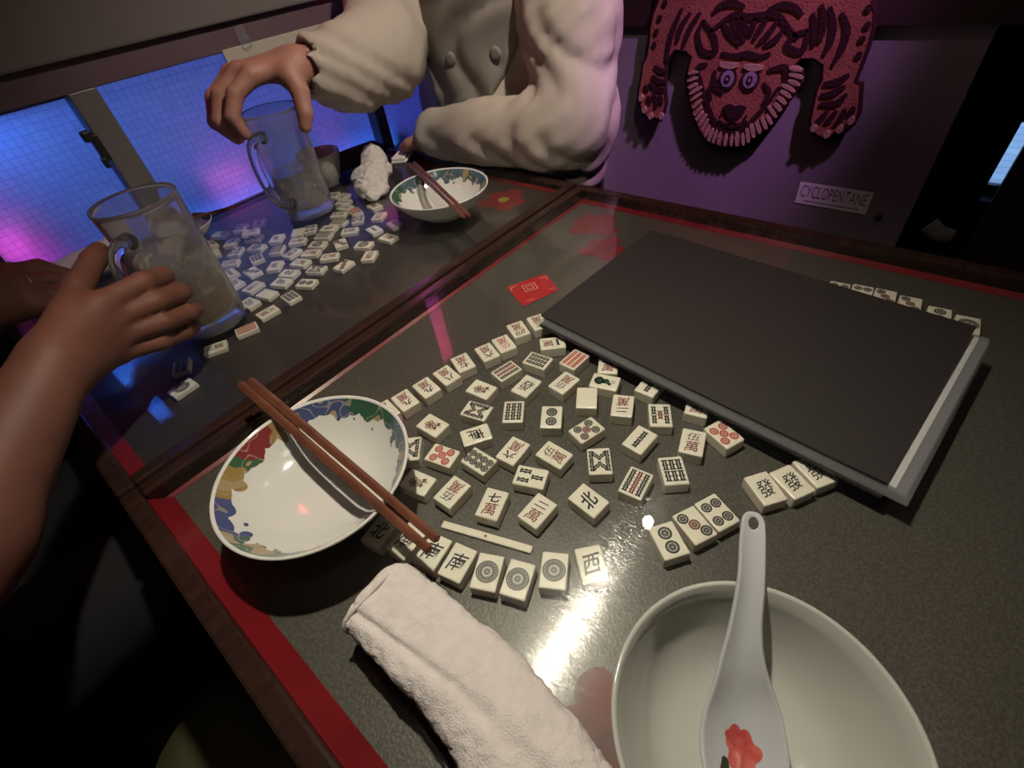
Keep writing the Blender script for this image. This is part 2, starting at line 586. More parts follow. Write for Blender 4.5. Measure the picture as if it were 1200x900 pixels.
def bowl_mat():
    """white glaze with a painted band of blue, green, gold and red clouds inside the rim"""
    m, nt, p, out = new_mat('cloud_band_porcelain')
    co = coords(nt)
    sp = nd(nt, 'ShaderNodeSeparateXYZ'); nt.links.new(co, sp.inputs[0])
    x, y, z = sp.outputs
    r = mth(nt, 'SQRT', mth(nt, 'ADD', mth(nt, 'MULTIPLY', x, x), mth(nt, 'MULTIPLY', y, y)))
    ang = mth(nt, 'ADD', mth(nt, 'MULTIPLY', mth(nt, 'ARCTAN2', y, x), 1 / (2 * math.pi)), 0.5)
    vo = nd(nt, 'ShaderNodeTexVoronoi'); vo.inputs['Scale'].default_value = 95
    nt.links.new(co, vo.inputs['Vector'])
    n = nd(nt, 'ShaderNodeTexNoise'); n.inputs['Scale'].default_value = 42; n.inputs['Detail'].default_value = 1
    nt.links.new(co, n.inputs['Vector'])
    edge = mth(nt, 'ADD', mth(nt, 'MULTIPLY', n.outputs[0], -0.014), mth(nt, 'MULTIPLY', vo.outputs['Distance'], 0.010))
    band = mth(nt, 'GREATER_THAN', r, mth(nt, 'ADD', edge, 0.0675))
    lip = mth(nt, 'LESS_THAN', r, 0.0755)
    inside = nd(nt, 'ShaderNodeNewGeometry')
    sn = nd(nt, 'ShaderNodeSeparateXYZ'); nt.links.new(inside.outputs['Normal'], sn.inputs[0])
    upf = mth(nt, 'GREATER_THAN', sn.outputs[2], 0.05)
    band = mth(nt, 'MULTIPLY', mth(nt, 'MULTIPLY', band, lip), upf)
    cr = nd(nt, 'ShaderNodeValToRGB'); cr.color_ramp.interpolation = 'CONSTANT'
    els = cr.color_ramp.elements
    stops = [(0.0, (0.03, 0.08, 0.05)), (0.11, (0.06, 0.095, 0.11)), (0.47, (0.03, 0.085, 0.05)), (0.58, (0.05, 0.065, 0.15)),
             (0.72, (0.22, 0.145, 0.05)), (0.765, (0.17, 0.03, 0.03)), (0.805, (0.04, 0.09, 0.05)), (0.833, (0.24, 0.16, 0.055)),
             (0.889, (0.055, 0.07, 0.165))]
    els[0].position, els[0].color = stops[0][0], (*stops[0][1], 1)
    els[1].position, els[1].color = stops[1][0], (*stops[1][1], 1)
    for s, c in stops[2:]:
        e = els.new(s); e.color = (*c, 1)
    shift = mth(nt, 'ADD', ang, mth(nt, 'MULTIPLY', mth(nt, 'SUBTRACT', n.outputs[0], 0.5), 0.10))
    nt.links.new(shift, cr.inputs[0])
    vc = nd(nt, 'ShaderNodeTexNoise'); vc.inputs['Scale'].default_value = 70; vc.inputs['Detail'].default_value = 0
    nt.links.new(co, vc.inputs['Vector'])
    c1 = mixc(nt, mth(nt, 'GREATER_THAN', vc.outputs[0], 0.64), cr.outputs[0], (0.28, 0.22, 0.12))
    lines = mth(nt, 'MULTIPLY', mth(nt, 'LESS_THAN', mth(nt, 'ABSOLUTE', mth(nt, 'SUBTRACT', vc.outputs[0], 0.5)), 0.02), 0.6)
    c1 = mixc(nt, lines, c1, (0.30, 0.26, 0.20))
    c = mixc(nt, band, (0.53, 0.53, 0.495), c1)
    nt.links.new(c, p.inputs['Base Color'])
    p.inputs['Roughness'].default_value = 0.10
    return m


def knit(name, a, b, scale=420):
    m, nt, p, out = new_mat(name)
    co = coords(nt)
    w = nd(nt, 'ShaderNodeTexWave', wave_type='BANDS', bands_direction='DIAGONAL')
    w.inputs['Scale'].default_value = scale; w.inputs['Distortion'].default_value = 1.5
    nt.links.new(co, w.inputs['Vector'])
    n = nd(nt, 'ShaderNodeTexNoise'); n.inputs['Scale'].default_value = 9; n.inputs['Detail'].default_value = 3
    nt.links.new(co, n.inputs['Vector'])
    f = mth(nt, 'ADD', mth(nt, 'MULTIPLY', w.outputs['Fac'], 0.35), mth(nt, 'MULTIPLY', n.outputs[0], 0.6), True)
    nt.links.new(mixc(nt, f, a, b), p.inputs['Base Color'])
    p.inputs['Roughness'].default_value = 0.9
    p.inputs['Specular IOR Level'].default_value = 0.15
    bp = nd(nt, 'ShaderNodeBump'); bp.inputs['Strength'].default_value = 0.5; bp.inputs['Distance'].default_value = 0.0012
    nt.links.new(w.outputs['Fac'], bp.inputs['Height']); nt.links.new(bp.outputs[0], p.inputs['Normal'])
    return m


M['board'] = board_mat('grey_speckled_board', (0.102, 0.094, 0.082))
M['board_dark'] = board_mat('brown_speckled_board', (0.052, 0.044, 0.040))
M['table_glass'] = tabletop_glass()
M['mug'] = mug_glass('misted_mug_glass', 0.21, 0.06)
M['mug_clear'] = mug_glass('clear_mug_glass', 0.02)
M['plastic'] = clear_film('clear_plastic_sleeve', 0.10)
M['pane'] = frosted_pane()
M['bowl'] = bowl_mat()
M['cardigan'] = knit('cream_knit', (0.40, 0.35, 0.29), (0.52, 0.46, 0.385))
M['sweater'] = knit('grey_knit', (0.22, 0.205, 0.18), (0.29, 0.27, 0.235), 300)
M['rug'] = pmat('terracotta_wool', (0.27, 0.095, 0.062), 0.95, spec=0.1, col2=(0.22, 0.07, 0.05), nscale=30, bump=0.7, bscale=260, bdist=0.002)
M['rug_dark'] = pmat('dark_wool', (0.030, 0.010, 0.012), 0.95, spec=0.1, bump=0.7, bscale=260, bdist=0.002)
M['rug_pale'] = pmat('pale_wool', (0.33, 0.21, 0.145), 0.95, spec=0.1, bump=0.7, bscale=260, bdist=0.002)
M['rug_blue'] = pmat('slate_wool', (0.22, 0.17, 0.22), 0.95, spec=0.1, bump=0.7, bscale=260, bdist=0.002)

# ------------------------------------------------------------------ room shell
def wallbox(name, lo, hi, mat, bev=0.0):
    return struct(box(name, lo, hi, mat, None, bev))

wallbox('floor', (-2.0, -2.0, -0.76), (2.4, 1.80, -0.72), M['floor'])
wallbox('ceiling', (-2.0, -2.0, 1.75), (2.4, 1.80, 1.80), M['darkwall'])
wallbox('wall_left', (-2.05, -2.0, -0.72), (-2.0, 1.14, 1.75), M['darkwall'])
wallbox('wall_near', (-2.0, -2.05, -0.72), (2.4, -2.0, 1.75), M['darkwall'])
wallbox('wall_end', (2.4, -2.0, -0.72), (2.45, 1.80, 1.75), M['darkwall'])
wallbox('wall_street', (-2.0, 1.80, -0.72), (2.4, 1.85, 1.75), M['darkwall'])
# window wall: below, above and to the left of the panes
wallbox('wall_window_lower', (-2.0, 1.085, -0.72), (1.30, 1.14, -0.065), M['darkwall'])
wallbox('wall_window_upper', (0.02, 1.045, 0.262), (0.70, 1.14, 1.75), M['olive'], 0.004)
wallbox('wall_window_left', (-2.0, 1.085, -0.065), (-0.014, 1.14, 1.75), M['darkwall'])
wallbox('wall_window_above_slot', (-0.014, 1.085, 0.357), (0.02, 1.14, 1.75), M['darkwall'])
wallbox('wall_window_corner', (0.97, 1.085, -0.065), (1.30, 1.14, 1.75), M['darkwall'])
wallbox('wall_window_corner_top', (0.70, 1.085, 0.76), (0.97, 1.14, 1.75), M['darkwall'])
wallbox('wall_window_corner_side', (0.80, 1.085, 0.262), (0.97, 1.14, 0.76), M['darkwall'])
# right hand wall: grey panel, darker upper wall
wallbox('wall_right', (1.0, 0.025, -0.72), (1.03, 0.626, 0.157), M['panel'])
wallbox('wall_right_upper', (0.992, -0.60, 0.157), (1.03, 1.14, 1.75), M['maroon'])
wallbox('wall_right_corner', (1.05, 0.626, -0.72), (1.09, 1.14, 0.157), M['darkwall'])
struct(box('trim_1', (0.995, 0.621, -0.72), (1.004, 0.629, 0.157), M['metal']))
wallbox('wall_right_reveal', (1.03, 0.036, -0.72), (1.24, 0.050, 0.157), M['black'])


# ------------------------------------------------------------------ window
def window():
    w = empty('window_1', (0, 0, 0)); struct(w)
    fm = M['frame_metal']
    box('top_rail', (0.02, 1.060, 0.222), (0.97, 1.098, 0.262), M['plum'], w, 0.002)
    box('sash_rail', (0.022, 1.088, 0.216), (0.196, 1.118, 0.262), M['plum'], w, 0.002)
    box('trim_strip', (0.445, 1.056, 0.206), (0.70, 1.060, 0.226), M['beige_trim'], w, 0.001)
    m = box('mullion', (0.194, 1.060, -0.06), (0.236, 1.094, 0.224), fm, w, 0.003)
    box('mullion', (0.722, 1.062, -0.06), (0.752, 1.094, 0.224), fm, w, 0.003)
    box('bottom_rail', (-0.014, 1.062, -0.066), (0.97, 1.110, -0.048), fm, w, 0.002)
    bm = box_bm((0.184, 1.050, 0.128), (0.196, 1.064, 0.168), 0.002)
    box_bm((0.176, 1.046, 0.160), (0.190, 1.060, 0.176), 0.003, bm=bm)
    box_bm((0.180, 1.044, 0.120), (0.188, 1.056, 0.136), 0.002, bm=bm)
    obj('latch', bm_mesh(bm), M['black'], m)
    obj('pane', bm_mesh(box_bm((-0.014, 1.104, -0.05), (0.20, 1.108, 0.356))), M['pane'], w)
    obj('pane', bm_mesh(box_bm((0.230, 1.098, -0.05), (0.726, 1.102, 0.224))), M['pane'], w)
    obj('pane', bm_mesh(box_bm((0.748, 1.098, -0.05), (0.97, 1.102, 0.224))), M['pane'], w)
    # jamb of the narrow lit slot beside the sash
    box('jamb', (0.017, 1.086, 0.222), (0.022, 1.12, 0.36), fm, w)
    # clear hook stuck on the rail
    clip = tag(empty('clear_hook', (0.491, 1.058, 0.238)), 'small clear plastic hook stuck on the rail above the window', 'hook')
    obj('hook_plate', bm_mesh(box_bm((-0.010, -0.003, -0.012), (0.010, 0.001, 0.016), 0.002)), M['plastic'], clip)
    obj('hook_loop', tube_mesh([Vector((0.009 * math.cos(t), -0.006, -0.010 + 0.008 * math.sin(t))) for t in np.linspace(0, 2 * math.pi, 20)[:-1]], 0.0016, 8, True), M['plastic'], clip, True)
    return w

window()
w2 = struct(empty('window_2', (0, 0, 0)))
obj('pane', bm_mesh(box_bm((0.70, 1.104, 0.262), (0.80, 1.108, 0.76))), M['pane'], w2)
for x0, x1 in ((0.70, 0.706), (0.788, 0.80)):
    box('window_frame', (x0, 1.085, 0.262), (x1, 1.115, 0.76), M['frame_metal'], w2)

wallbox('wall_added_baffle', (0.64, 1.125, 0.238), (1.30, 1.80, 0.256), M['darkwall'])  # added unseen baffle keeping the upper tubes' glow off the lower panes
wallbox('wall_added_baffle_side', (0.64, 1.145, 0.256), (0.655, 1.80, 0.90), M['darkwall'])  # side piece of the added unseen baffle


# neon tubes outside, behind the panes
def neon(name, path, rad, col, st, label):
    e = tag(empty(name, path[0]), label, 'neon tube')
    obj('tube', tube_mesh([Vector(p) - Vector(path[0]) for p in path], rad, 10), emit_mat(name + '_glow', col, st), e, True)
    for p in (path[0], path[-1]):
        q = Vector(p) - Vector(path[0])
        obj('end_cap', bm_mesh(box_bm(q - Vector((0.02,) * 3), q + Vector((0.02,) * 3), 0.004)), M['black'], e)
    return e

neon('pink_neon_tube', [(-0.06, 1.17, 0.03), (0.045, 1.165, 0.05)], 0.009, (1.0, 0.06, 0.75), 14, 'pink neon tube glowing behind the lower left window pane')
neon('rose_neon_tube', [(0.31, 1.150, 0.020), (0.44, 1.150, 0.016)], 0.005, (1.0, 0.10, 0.65), 7, 'pink neon tube glowing behind the middle of the window')
neon('violet_neon_tube', [(0.58, 1.165, 0.02), (0.66, 1.165, 0.03)], 0.005, (1.0, 0.10, 0.90), 5, 'pink neon tube glowing behind the window beside the small white cup')
neon('blue_neon_tube', [(0.24, 1.135, -0.045), (0.80, 1.135, -0.045)], 0.007, (0.03, 0.22, 1.0), 8, 'blue neon tube glowing along the bottom of the window')
neon('crimson_neon_tube', [(0.72, 1.19, 0.66), (0.95, 1.19, 0.66)], 0.014, (1.0, 0.045, 0.16), 1500, 'red neon tube outside the tall narrow window behind the seated person')
neon('azure_neon_tube', [(0.72, 1.19, 0.36), (0.95, 1.19, 0.36)], 0.012, (0.12, 0.14, 1.0), 600, 'blue neon tube outside the tall narrow window behind the seated person')
neon('slot_neon_tube', [(0.0, 1.165, 0.19), (0.0, 1.165, 0.40)], 0.012, (0.03, 0.20, 1.0), 100, 'blue neon tube behind the narrow lit slot left of the window')

sb = tag(empty('street_emitter', (0.35, 1.765, -0.10)), 'added glowing blue signboard across the street seen blurred through the frosted window', 'emitter')  # added panel, sized to glow through the lower panes from outside
box('emitter_face', (-0.75, -0.004, -0.30), (0.95, 0.0, 0.26), emit_mat('blue_emitter_face', (0.035, 0.10, 0.62), 1.0), sb)
for x0, x1 in ((-0.77, -0.75), (0.95, 0.97)):
    box('emitter_edge', (x0, -0.012, -0.32), (x1, 0.012, 0.28), M['black'], sb)

# ------------------------------------------------------------------ tables
def table(name, y0, y1, label, strips, zf, board):
    t = tag(empty(name, (0.30, (y0 + y1) / 2, -0.72)), label, 'table')
    inv = Vector((-0.30, -(y0 + y1) / 2, 0.72))
    def P(v): return Vector(v) + inv
    x0, x1, w = -0.072, 0.672, 0.017
    for lo, hi in (((x0, y0, -0.055), (x0 + w, y1, 0.0015)), ((x1 - w, y0, -0.055), (x1, y1, 0.0015)),
                   ((x0 + w, y0, -0.055), (x1 - w, y0 + w, 0.0015)), ((x0 + w, y1 - w, -0.055), (x1 - w, y1, 0.0015))):
        box('frame_rail', P(lo), P(hi), M['wood'], t, 0.003, 2)
    ix0, ix1, iy0, iy1 = x0 + w, x1 - w, y0 + w, y1 - w
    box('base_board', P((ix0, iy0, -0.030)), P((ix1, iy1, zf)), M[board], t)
    s0, s1, s2, s3 = strips      # widths of the red inlay on -x, +x, -y, +y side
    zt, zb = -0.0055, zf + 0.0001
    def wedge(a, b, c, d, zt):
        vs_ = [P((*a, zt)), P((*b, zt)), P((*c, zb + 0.0005)), P((*d, zb + 0.0005)), P((*a, zb)), P((*b, zb)), P((*c, zb)), P((*d, zb))]
        bm = bmesh.new(); bm.from_mesh(mesh_of(vs_, [(0, 1, 2, 3), (4, 5, 6, 7), (0, 1, 5, 4), (1, 2, 6, 5), (2, 3, 7, 6), (3, 0, 4, 7)]))
        obj('inlay_strip', bm_mesh(bm), M['red_inlay'], t)
    e = 0.0003
    wedge((ix0 + e, iy0 + e), (ix0 + e, iy1 - e), (ix0 + s0, iy1 - s3), (ix0 + s0, iy0 + s2), zt)
    wedge((ix1 - e, iy0 + e), (ix1 - e, iy1 - e), (ix1 - s1, iy1 - s3), (ix1 - s1, iy0 + s2), zf + 0.0045)
    wedge((ix0 + e, iy0 + e), (ix1 - e, iy0 + e), (ix1 - s1, iy0 + s2), (ix0 + s0, iy0 + s2), zf + 0.003)
    wedge((ix0 + e, iy1 - e), (ix1 - e, iy1 - e), (ix1 - s1, iy1 - s3), (ix0 + s0, iy1 - s3), zf + 0.003)
    g = box('glass_top', P((ix0 + e, iy0 + e, -0.004)), P((ix1 - e, iy1 - e, 0.0)), M['table_glass'], t)
    g['label'] = 'clear scratched glass pane over the tiles'
    yc = (y0 + y1) / 2
    box('pedestal', P((0.25, yc - 0.05, -0.69)), P((0.35, yc + 0.05, -0.030)), M['grey_post'], t, 0.006)
    box('foot', P((0.16, yc - 0.20, -0.72)), P((0.43, yc + 0.20, -0.69)), M['grey_post'], t, 0.008)
    return t, P


near_table, PN = table('dining_table', -0.22, 0.466, 'near dark wood table with mahjong tiles under scratched glass and red inlay edges', (0.016, 0.007, 0.012, 0.004), -0.0185, 'board')
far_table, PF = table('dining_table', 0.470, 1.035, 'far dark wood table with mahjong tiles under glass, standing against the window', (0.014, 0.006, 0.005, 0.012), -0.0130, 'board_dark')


def petal_flower(parent, P, c, r, n, mat, name, core=None, rot=0.0, sq=1.0, zf=-0.0184):
    bm = bmesh.new()
    pts = []
    for i in range(72):
        a = 2 * math.pi * i / 72
        rr = r * (0.62 + 0.38 * abs(math.cos(n * a / 2 + rot)) ** 0.7) * (1 + 0.10 * math.sin(3 * a + 1))
        pts.append((c[0] + rr * math.cos(a), c[1] + rr * math.sin(a) * sq))
    me = poly_plate([(P((x, y, 0)).x, P((x, y, 0)).y) for x, y in pts], 0.0002, 'z', P((0, 0, zf)).z)
    f = obj(name, me, mat, parent)
    if core:
        cp = [(c[0] + core * math.cos(t), c[1] + core * math.sin(t)) for t in np.linspace(0, 2 * math.pi, 25)[:-1]]
        obj('flower_core', poly_plate([(P((x, y, 0)).x, P((x, y, 0)).y) for x, y in cp], 0.0003, 'z', P((0, 0, zf + 0.0003)).z), M['flower_core'], f)
    return f


M['flower'] = pmat('printed_red_petals', (0.24, 0.022, 0.025), 0.5, col2=(0.17, 0.02, 0.022), nscale=40)
M['flower_core'] = pmat('printed_olive_core', (0.28, 0.24, 0.05), 0.5)
M['flower_dim'] = pmat('printed_faded_red', (0.20, 0.035, 0.035), 0.5, col2=(0.13, 0.05, 0.05), nscale=30)
petal_flower(far_table, PF, (0.592, 0.568), 0.042, 5, M['flower'], 'printed_flower', 0.010, 0.0, 1.0, -0.0129)
petal_flower(near_table, PN, (0.594, 0.385), 0.040, 4, M['flower'], 'printed_flower', None, 0.6)
petal_flower(near_table, PN, (0.540, 0.335), 0.034, 5, M['flower'], 'printed_flower', None, 0.1)
petal_flower(near_table, PN, (0.062, 0.028), 0.036, 5, M['flower_dim'], 'printed_flower', None, 0.3)

# red card with printed mark under the near glass
card = tag(empty('red_card', (0.4055, 0.3605, -0.0180), math.radians(-31)), 'small red card with pale square symbol under glass near the tile rows', 'card')
M['card'] = pmat('glossy_red_card', (0.62, 0.020, 0.030), 0.18, col2=(0.50, 0.015, 0.025), nscale=60)
M['card_ink'] = pmat('pale_card_ink', (0.80, 0.50, 0.42), 0.4)
obj('card_sheet', poly_plate([(-0.028, 0.022), (0.030, 0.026), (0.031, -0.018), (-0.022, -0.030)], 0.0006), M['card'], card)


def frame_rect(bm, cx, cy, w, h, t, z):
    for lo, hi in (((cx - w, cy - h), (cx + w, cy - h + t)), ((cx - w, cy + h - t), (cx + w, cy + h)), ((cx - w, cy - h), (cx - w + t, cy + h)), ((cx + w - t, cy - h), (cx + w, cy + h))):
        v = [bm.verts.new((lo[0], lo[1], z)), bm.verts.new((hi[0], lo[1], z)), bm.verts.new((hi[0], hi[1], z)), bm.verts.new((lo[0], hi[1], z))]
        bm.faces.new(v)


bm = bmesh.new()
frame_rect(bm, 0.0, 0.006, 0.009, 0.008, 0.0011, 0.0008)
frame_rect(bm, 0.0, 0.006, 0.005, 0.004, 0.0011, 0.0008)
for x, y, a, b in ((-0.024, 0.017, 0.009, 0.001), (-0.024, 0.010, 0.001, 0.008), (0.019, 0.019, 0.009, 0.001), (0.0270, 0.011, 0.001, 0.008), (0.019, -0.012, 0.009, 0.001), (-0.015, -0.022, 0.010, 0.001)):
    v = [bm.verts.new((x, y, 0.0008)), bm.verts.new((x + a, y, 0.0008)), bm.verts.new((x + a, y + b, 0.0008)), bm.verts.new((x, y + b, 0.0008))]
    bm.faces.new(v)
obj('printed_symbol', bm_mesh(bm), M['card_ink'], card)

# mahjong counting stick
st = tag(empty('counting_stick', (0.1075, 0.1735, -0.0184), math.radians(-70.5)), 'thin ivory counting stick with one red dot below the rows of tiles', 'counting stick')
box('stick_body', (-0.0395, -0.0032, 0), (0.0395, 0.0032, 0.0028), M['tile'], st, 0.0008)
obj('red_dot', lathe_mesh([(0, 0.0001), (0.0012, 0.0001), (0.0012, 0.0), (0, 0)], 16), M['ink_scarlet'], st).location = (0, 0, 0.00285)

# ------------------------------------------------------------------ mahjong tiles
TW, TH_, TT = 0.0200, 0.0278, 0.0125


def tile_body(z0):
    bm = box_bm((-TW / 2, -TH_ / 2, z0), (TW / 2, TH_ / 2, TT), 0.0012, 2)
    return bm_mesh(bm, 'tile_body')


BODY = tile_body(0.0)
BODY.materials.append(M['tile'])
BODY_FLAT = tile_body(0.0056)
BODY_FLAT.materials.append(M['tile'])
GLYPH = {}


def glyph(ch, bold=None):
    if ch in GLYPH:
        return GLYPH[ch]
    if bold is None:
        bold = {'萬': 0.006, '發': 0.004, '南': 0.010, '花': 0.008, '西': 0.012, '伍': 0.0, '四': 0.008}.get(ch, 0.026)
    cu = bpy.data.curves.new('glyph', 'FONT')
    cu.body = ch
    cu.size = 1.0
    cu.offset = bold
    cu.resolution_u = 3
    o = bpy.data.objects.new('glyph', cu)
    COL.objects.link(o)
    dg = bpy.context.evaluated_depsgraph_get()
    me = bpy.data.meshes.new_from_object(o.evaluated_get(dg))
    v = np.array([p.co[:2] for p in me.vertices])
    f = [tuple(p.vertices) for p in me.polygons]
    lo, hi = v.min(0), v.max(0)
    v = (v - (lo + hi) / 2) / (hi - lo)
    asp = (hi - lo)[1] / (hi - lo)[0]
    bpy.data.objects.remove(o, do_unlink=True)
    bpy.data.curves.remove(cu)
    bpy.data.meshes.remove(me)
    GLYPH[ch] = (v, f, asp)
    return GLYPH[ch]


class Mark:
    def __init__(self):
        self.v, self.f, self.m = [], [], []

    def add(self, pts, faces, mi, z=0.0):
        n = len(self.v)
        self.v += [(float(p[0]), float(p[1]), TT + 0.00008 + z) for p in pts]
        self.f += [tuple(n + i for i in f) for f in faces]
        self.m += [mi] * len(faces)

    def text(self, ch, cx, cy, w, h, mi, slant=0.0):
        v, f, _ = glyph(ch)
        p = v * [w, h]
        p[:, 0] += p[:, 1] * slant
        p[:, 1] += p[:, 0] * 0.10
        self.add(p + [cx, cy], f, mi)

    def ring(self, cx, cy, r0, r1, mi, n=24, z=0.0):
        a = np.linspace(0, 2 * math.pi, n, endpoint=False)
        o = np.c_[cx + r1 * np.cos(a), cy + r1 * np.sin(a)]
        if r0 <= 0:
            self.add(o, [tuple(range(n))], mi, z)
        else:
            i = np.c_[cx + r0 * np.cos(a), cy + r0 * np.sin(a)]
            self.add(np.r_[o, i], [(k, (k + 1) % n, n + (k + 1) % n, n + k) for k in range(n)], mi, z)

    def pin(self, cx, cy, r, mi, solid=False):
        if solid:
            self.ring(cx, cy, 0, r, mi)
            self.ring(cx, cy, r * 0.52, r * 0.60, 6, z=0.00004)
            self.ring(cx, cy, r * 0.22, r * 0.30, 6, z=0.00004)
        else:
            self.ring(cx, cy, r * 0.70, r, mi)
            self.ring(cx, cy, 0, r * 0.66, 5)
            self.ring(cx, cy, r * 0.22, r * 0.42, mi, z=0.00004)
            for k in range(6):
                a = k * math.pi / 3
                self.ring(cx + r * 0.52 * math.cos(a), cy + r * 0.52 * math.sin(a), 0, r * 0.085, mi, 8, z=0.00004)

    def stick(self, cx, cy, w, l, mi, ang=0.0):
        half = [(1.0, 1.0), (1.0, 0.78), (0.72, 0.70), (0.72, 0.18), (1.0, 0.12), (1.0, -0.12), (0.72, -0.18), (0.72, -0.70), (1.0, -0.78), (1.0, -1.0)]
        pts = [(x * w / 2, y * l / 2) for x, y in half] + [(-x * w / 2, y * l / 2) for x, y in reversed(half)]
        c, s = math.cos(ang), math.sin(ang)
        n = len(half)
        fs = [(i, i + 1, 2 * n - 2 - i, 2 * n - 1 - i) for i in range(n - 1)]
        self.add([(cx + x * c - y * s, cy + x * s + y * c) for x, y in pts], fs, mi)
        self.add([(cx + x * c - y * s, cy + x * s + y * c) for x, y in ((-0.05 * w, -0.36 * l), (0.05 * w, -0.36 * l), (0.05 * w, 0.36 * l), (-0.05 * w, 0.36 * l))], [(0, 1, 2, 3)], 6, 0.00004)

    def build(self):
        me = mesh_of(self.v, self.f, 'printed_mark')
        for k in ('ink', 'ink_red', 'ink_scarlet', 'ink_brown', 'ink_green', 'ink_grey', 'tile'):
            me.materials.append(M[k])
        me.polygons.foreach_set('material_index', self.m)
        return me


NUM = {1: '一', 2: '二', 3: '三', 4: '四', 5: '伍', 6: '六', 7: '七', 8: '八', 9: '九'}


def mark_mesh(kind):
    k = Mark()
    red = kind.endswith('_red')
    base = kind.replace('_red', '')
    if base == 'haku':
        return None
    if base[0].isdigit() and base[1] == 'm':
        n = int(base[0])
        h = {1: 0.0022, 2: 0.0048, 3: 0.0066}.get(n, 0.0078)
        k.text(NUM[n], 0, 0.0058, 0.0108, h * 1.1, 2 if red else 0, 0.12)
        k.text('萬', 0, -0.0052, 0.0112, 0.0114, 2 if red else 1, 0.08)
    elif base[0].isdigit() and base[1] == 'p':
        n = int(base[0])
        pos = {2: ([(0, 0.0058), (0, -0.0058)], 0.0052), 3: ([(-0.0046, 0.0078), (0, 0), (0.0046, -0.0078)], 0.0043),
               4: ([(-0.0044, 0.0064), (0.0044, 0.0064), (-0.0044, -0.0064), (0.0044, -0.0064)], 0.0041),
               5: ([(-0.0050, 0.0064), (0.0050, 0.0064), (0, 0), (-0.0050, -0.0064), (0.0050, -0.0064)], 0.0039),
               8: ([(s * 0.0036, y) for s in (-1, 1) for y in (0.0100, 0.0033, -0.0033, -0.0100)], 0.0035),
               1: ([(0, 0)], 0.0076)}[n]
        if n == 1:
            k.ring(0, 0, 0.0076, 0.0085, 0, 40)
            k.ring(0, 0, 0, 0.0075, 5, 40)
            k.ring(0, 0, 0.0046, 0.0054, 0, 32, 0.00004)
            k.ring(0, 0, 0.0066, 0.0070, 0, 32, 0.00004)
            k.ring(0, 0, 0.0028, 0.0033, 6, 32, 0.00004)
            for i in range(6):
                a = i * math.pi / 3
                k.ring(0.0018 * math.cos(a), 0.0018 * math.sin(a), 0.0004, 0.0008, 0, 10, 0.00004)
            for i in range(18):
                a = i * math.pi / 9
                k.ring(0.0060 * math.cos(a), 0.0060 * math.sin(a), 0, 0.0005, 0, 8, 0.00004)
        else:
            for i, (x, y) in enumerate(pos[0]):
                mid = (n == 3 and i == 1) or (n == 5 and i == 2)
                k.pin(x, y, pos[1], 2 if red else (1 if mid else 0), red)
    elif base[0].isdigit() and base[1] == 's':
        n = int(base[0])
        if kind == '1s':
            k.ring(0, 0.0055, 0.0026, 0.0046, 0, 24)
            k.ring(0, 0.0055, 0, 0.0026, 4, 24)
            for i in range(9):
                a = math.pi * (i / 8) * 1.2 - 0.3
                k.ring(0.0046 * math.cos(a), 0.0055 + 0.0046 * math.sin(a), 0, 0.0011, 0, 10, 0.00004)
            k.add([(-0.003, 0.002), (0.003, 0.003), (0.0042, -0.002), (0.001, -0.0048), (-0.0028, -0.0036)], [(0, 1, 2, 3, 4)], 4)
            k.ring(-0.0026, -0.0050, 0, 0.0018, 0, 12)
            for x in (0.0, 0.0024):
                k.stick(x, -0.0078, 0.0009, 0.0046, 0, 0.15)
        elif kind == '1s1':
            k.stick(0, 0, 0.0044, 0.0150, 0)
        elif n == 2:
            for y in (0.0052, -0.0052):
                k.stick(0, y, 0.0052, 0.0096, 0)
        elif n == 3:
            k.stick(0, 0.0058, 0.0048, 0.0100, 0)
            for x in (-0.0046, 0.0046):
                k.stick(x, -0.0056, 0.0048, 0.0100, 0)
        elif n == 5:
            for x in (-0.0055, 0.0055):
                for y in (0.0055, -0.0055):
                    k.stick(x, y, 0.0048, 0.0098, 2 if red else 0)
            k.stick(0, 0, 0.0048, 0.0098, 2 if red else 1)
        elif n == 6:
            for x in (-0.0055, 0, 0.0055):
                for y in (0.0056, -0.0056):
                    k.stick(x, y, 0.0050, 0.0104, 0)
        elif n == 8:
            for s in (1, -1):
                y = 0.0054 * s
                for x in (-0.0068, 0.0068):
                    k.stick(x, y, 0.0040, 0.0104, 0)
                k.stick(-0.0025, y, 0.0040, 0.0096, 0, 0.75 * s)
                k.stick(0.0025, y, 0.0040, 0.0096, 0, -0.75 * s)
        elif n == 9:
            for x in (-0.0057, 0, 0.0057):
                for y in (0.0078, 0, -0.0078):
                    k.stick(x, y, 0.0047, 0.0074, 2 if red else (1 if (x == 0) else 0))
    elif base in ('pei', 'sha', 'nan', 'hatsu', 'ton'):
        ch = {'pei': '北', 'sha': '西', 'nan': '南', 'hatsu': '發', 'ton': '東'}[base]
        k.text(ch, 0, 0, 0.0128, 0.0148, 0, 0.14)
    elif base == 'fl':
        r = random.Random(5)
        for i in range(5):
            a = i * 2 * math.pi / 5 + 0.4
            k.ring(-0.0012 + 0.0034 * math.cos(a), 0.0022 + 0.0036 * math.sin(a), 0.0010, 0.0021, 3, 14)
        k.ring(-0.0012, 0.0022, 0, 0.0014, 1, 12)
        k.stick(0.0016, -0.0050, 0.0012, 0.0080, 3, 0.3)
        for s in (-1, 1):
            k.add([(0.001, -0.004), (0.001 + 0.0035 * s, -0.0025), (0.001 + 0.0052 * s, -0.0058), (0.001 + 0.0022 * s, -0.0070)], [(0, 1, 2, 3)], 3)
    return k.build()


MARKS = {}


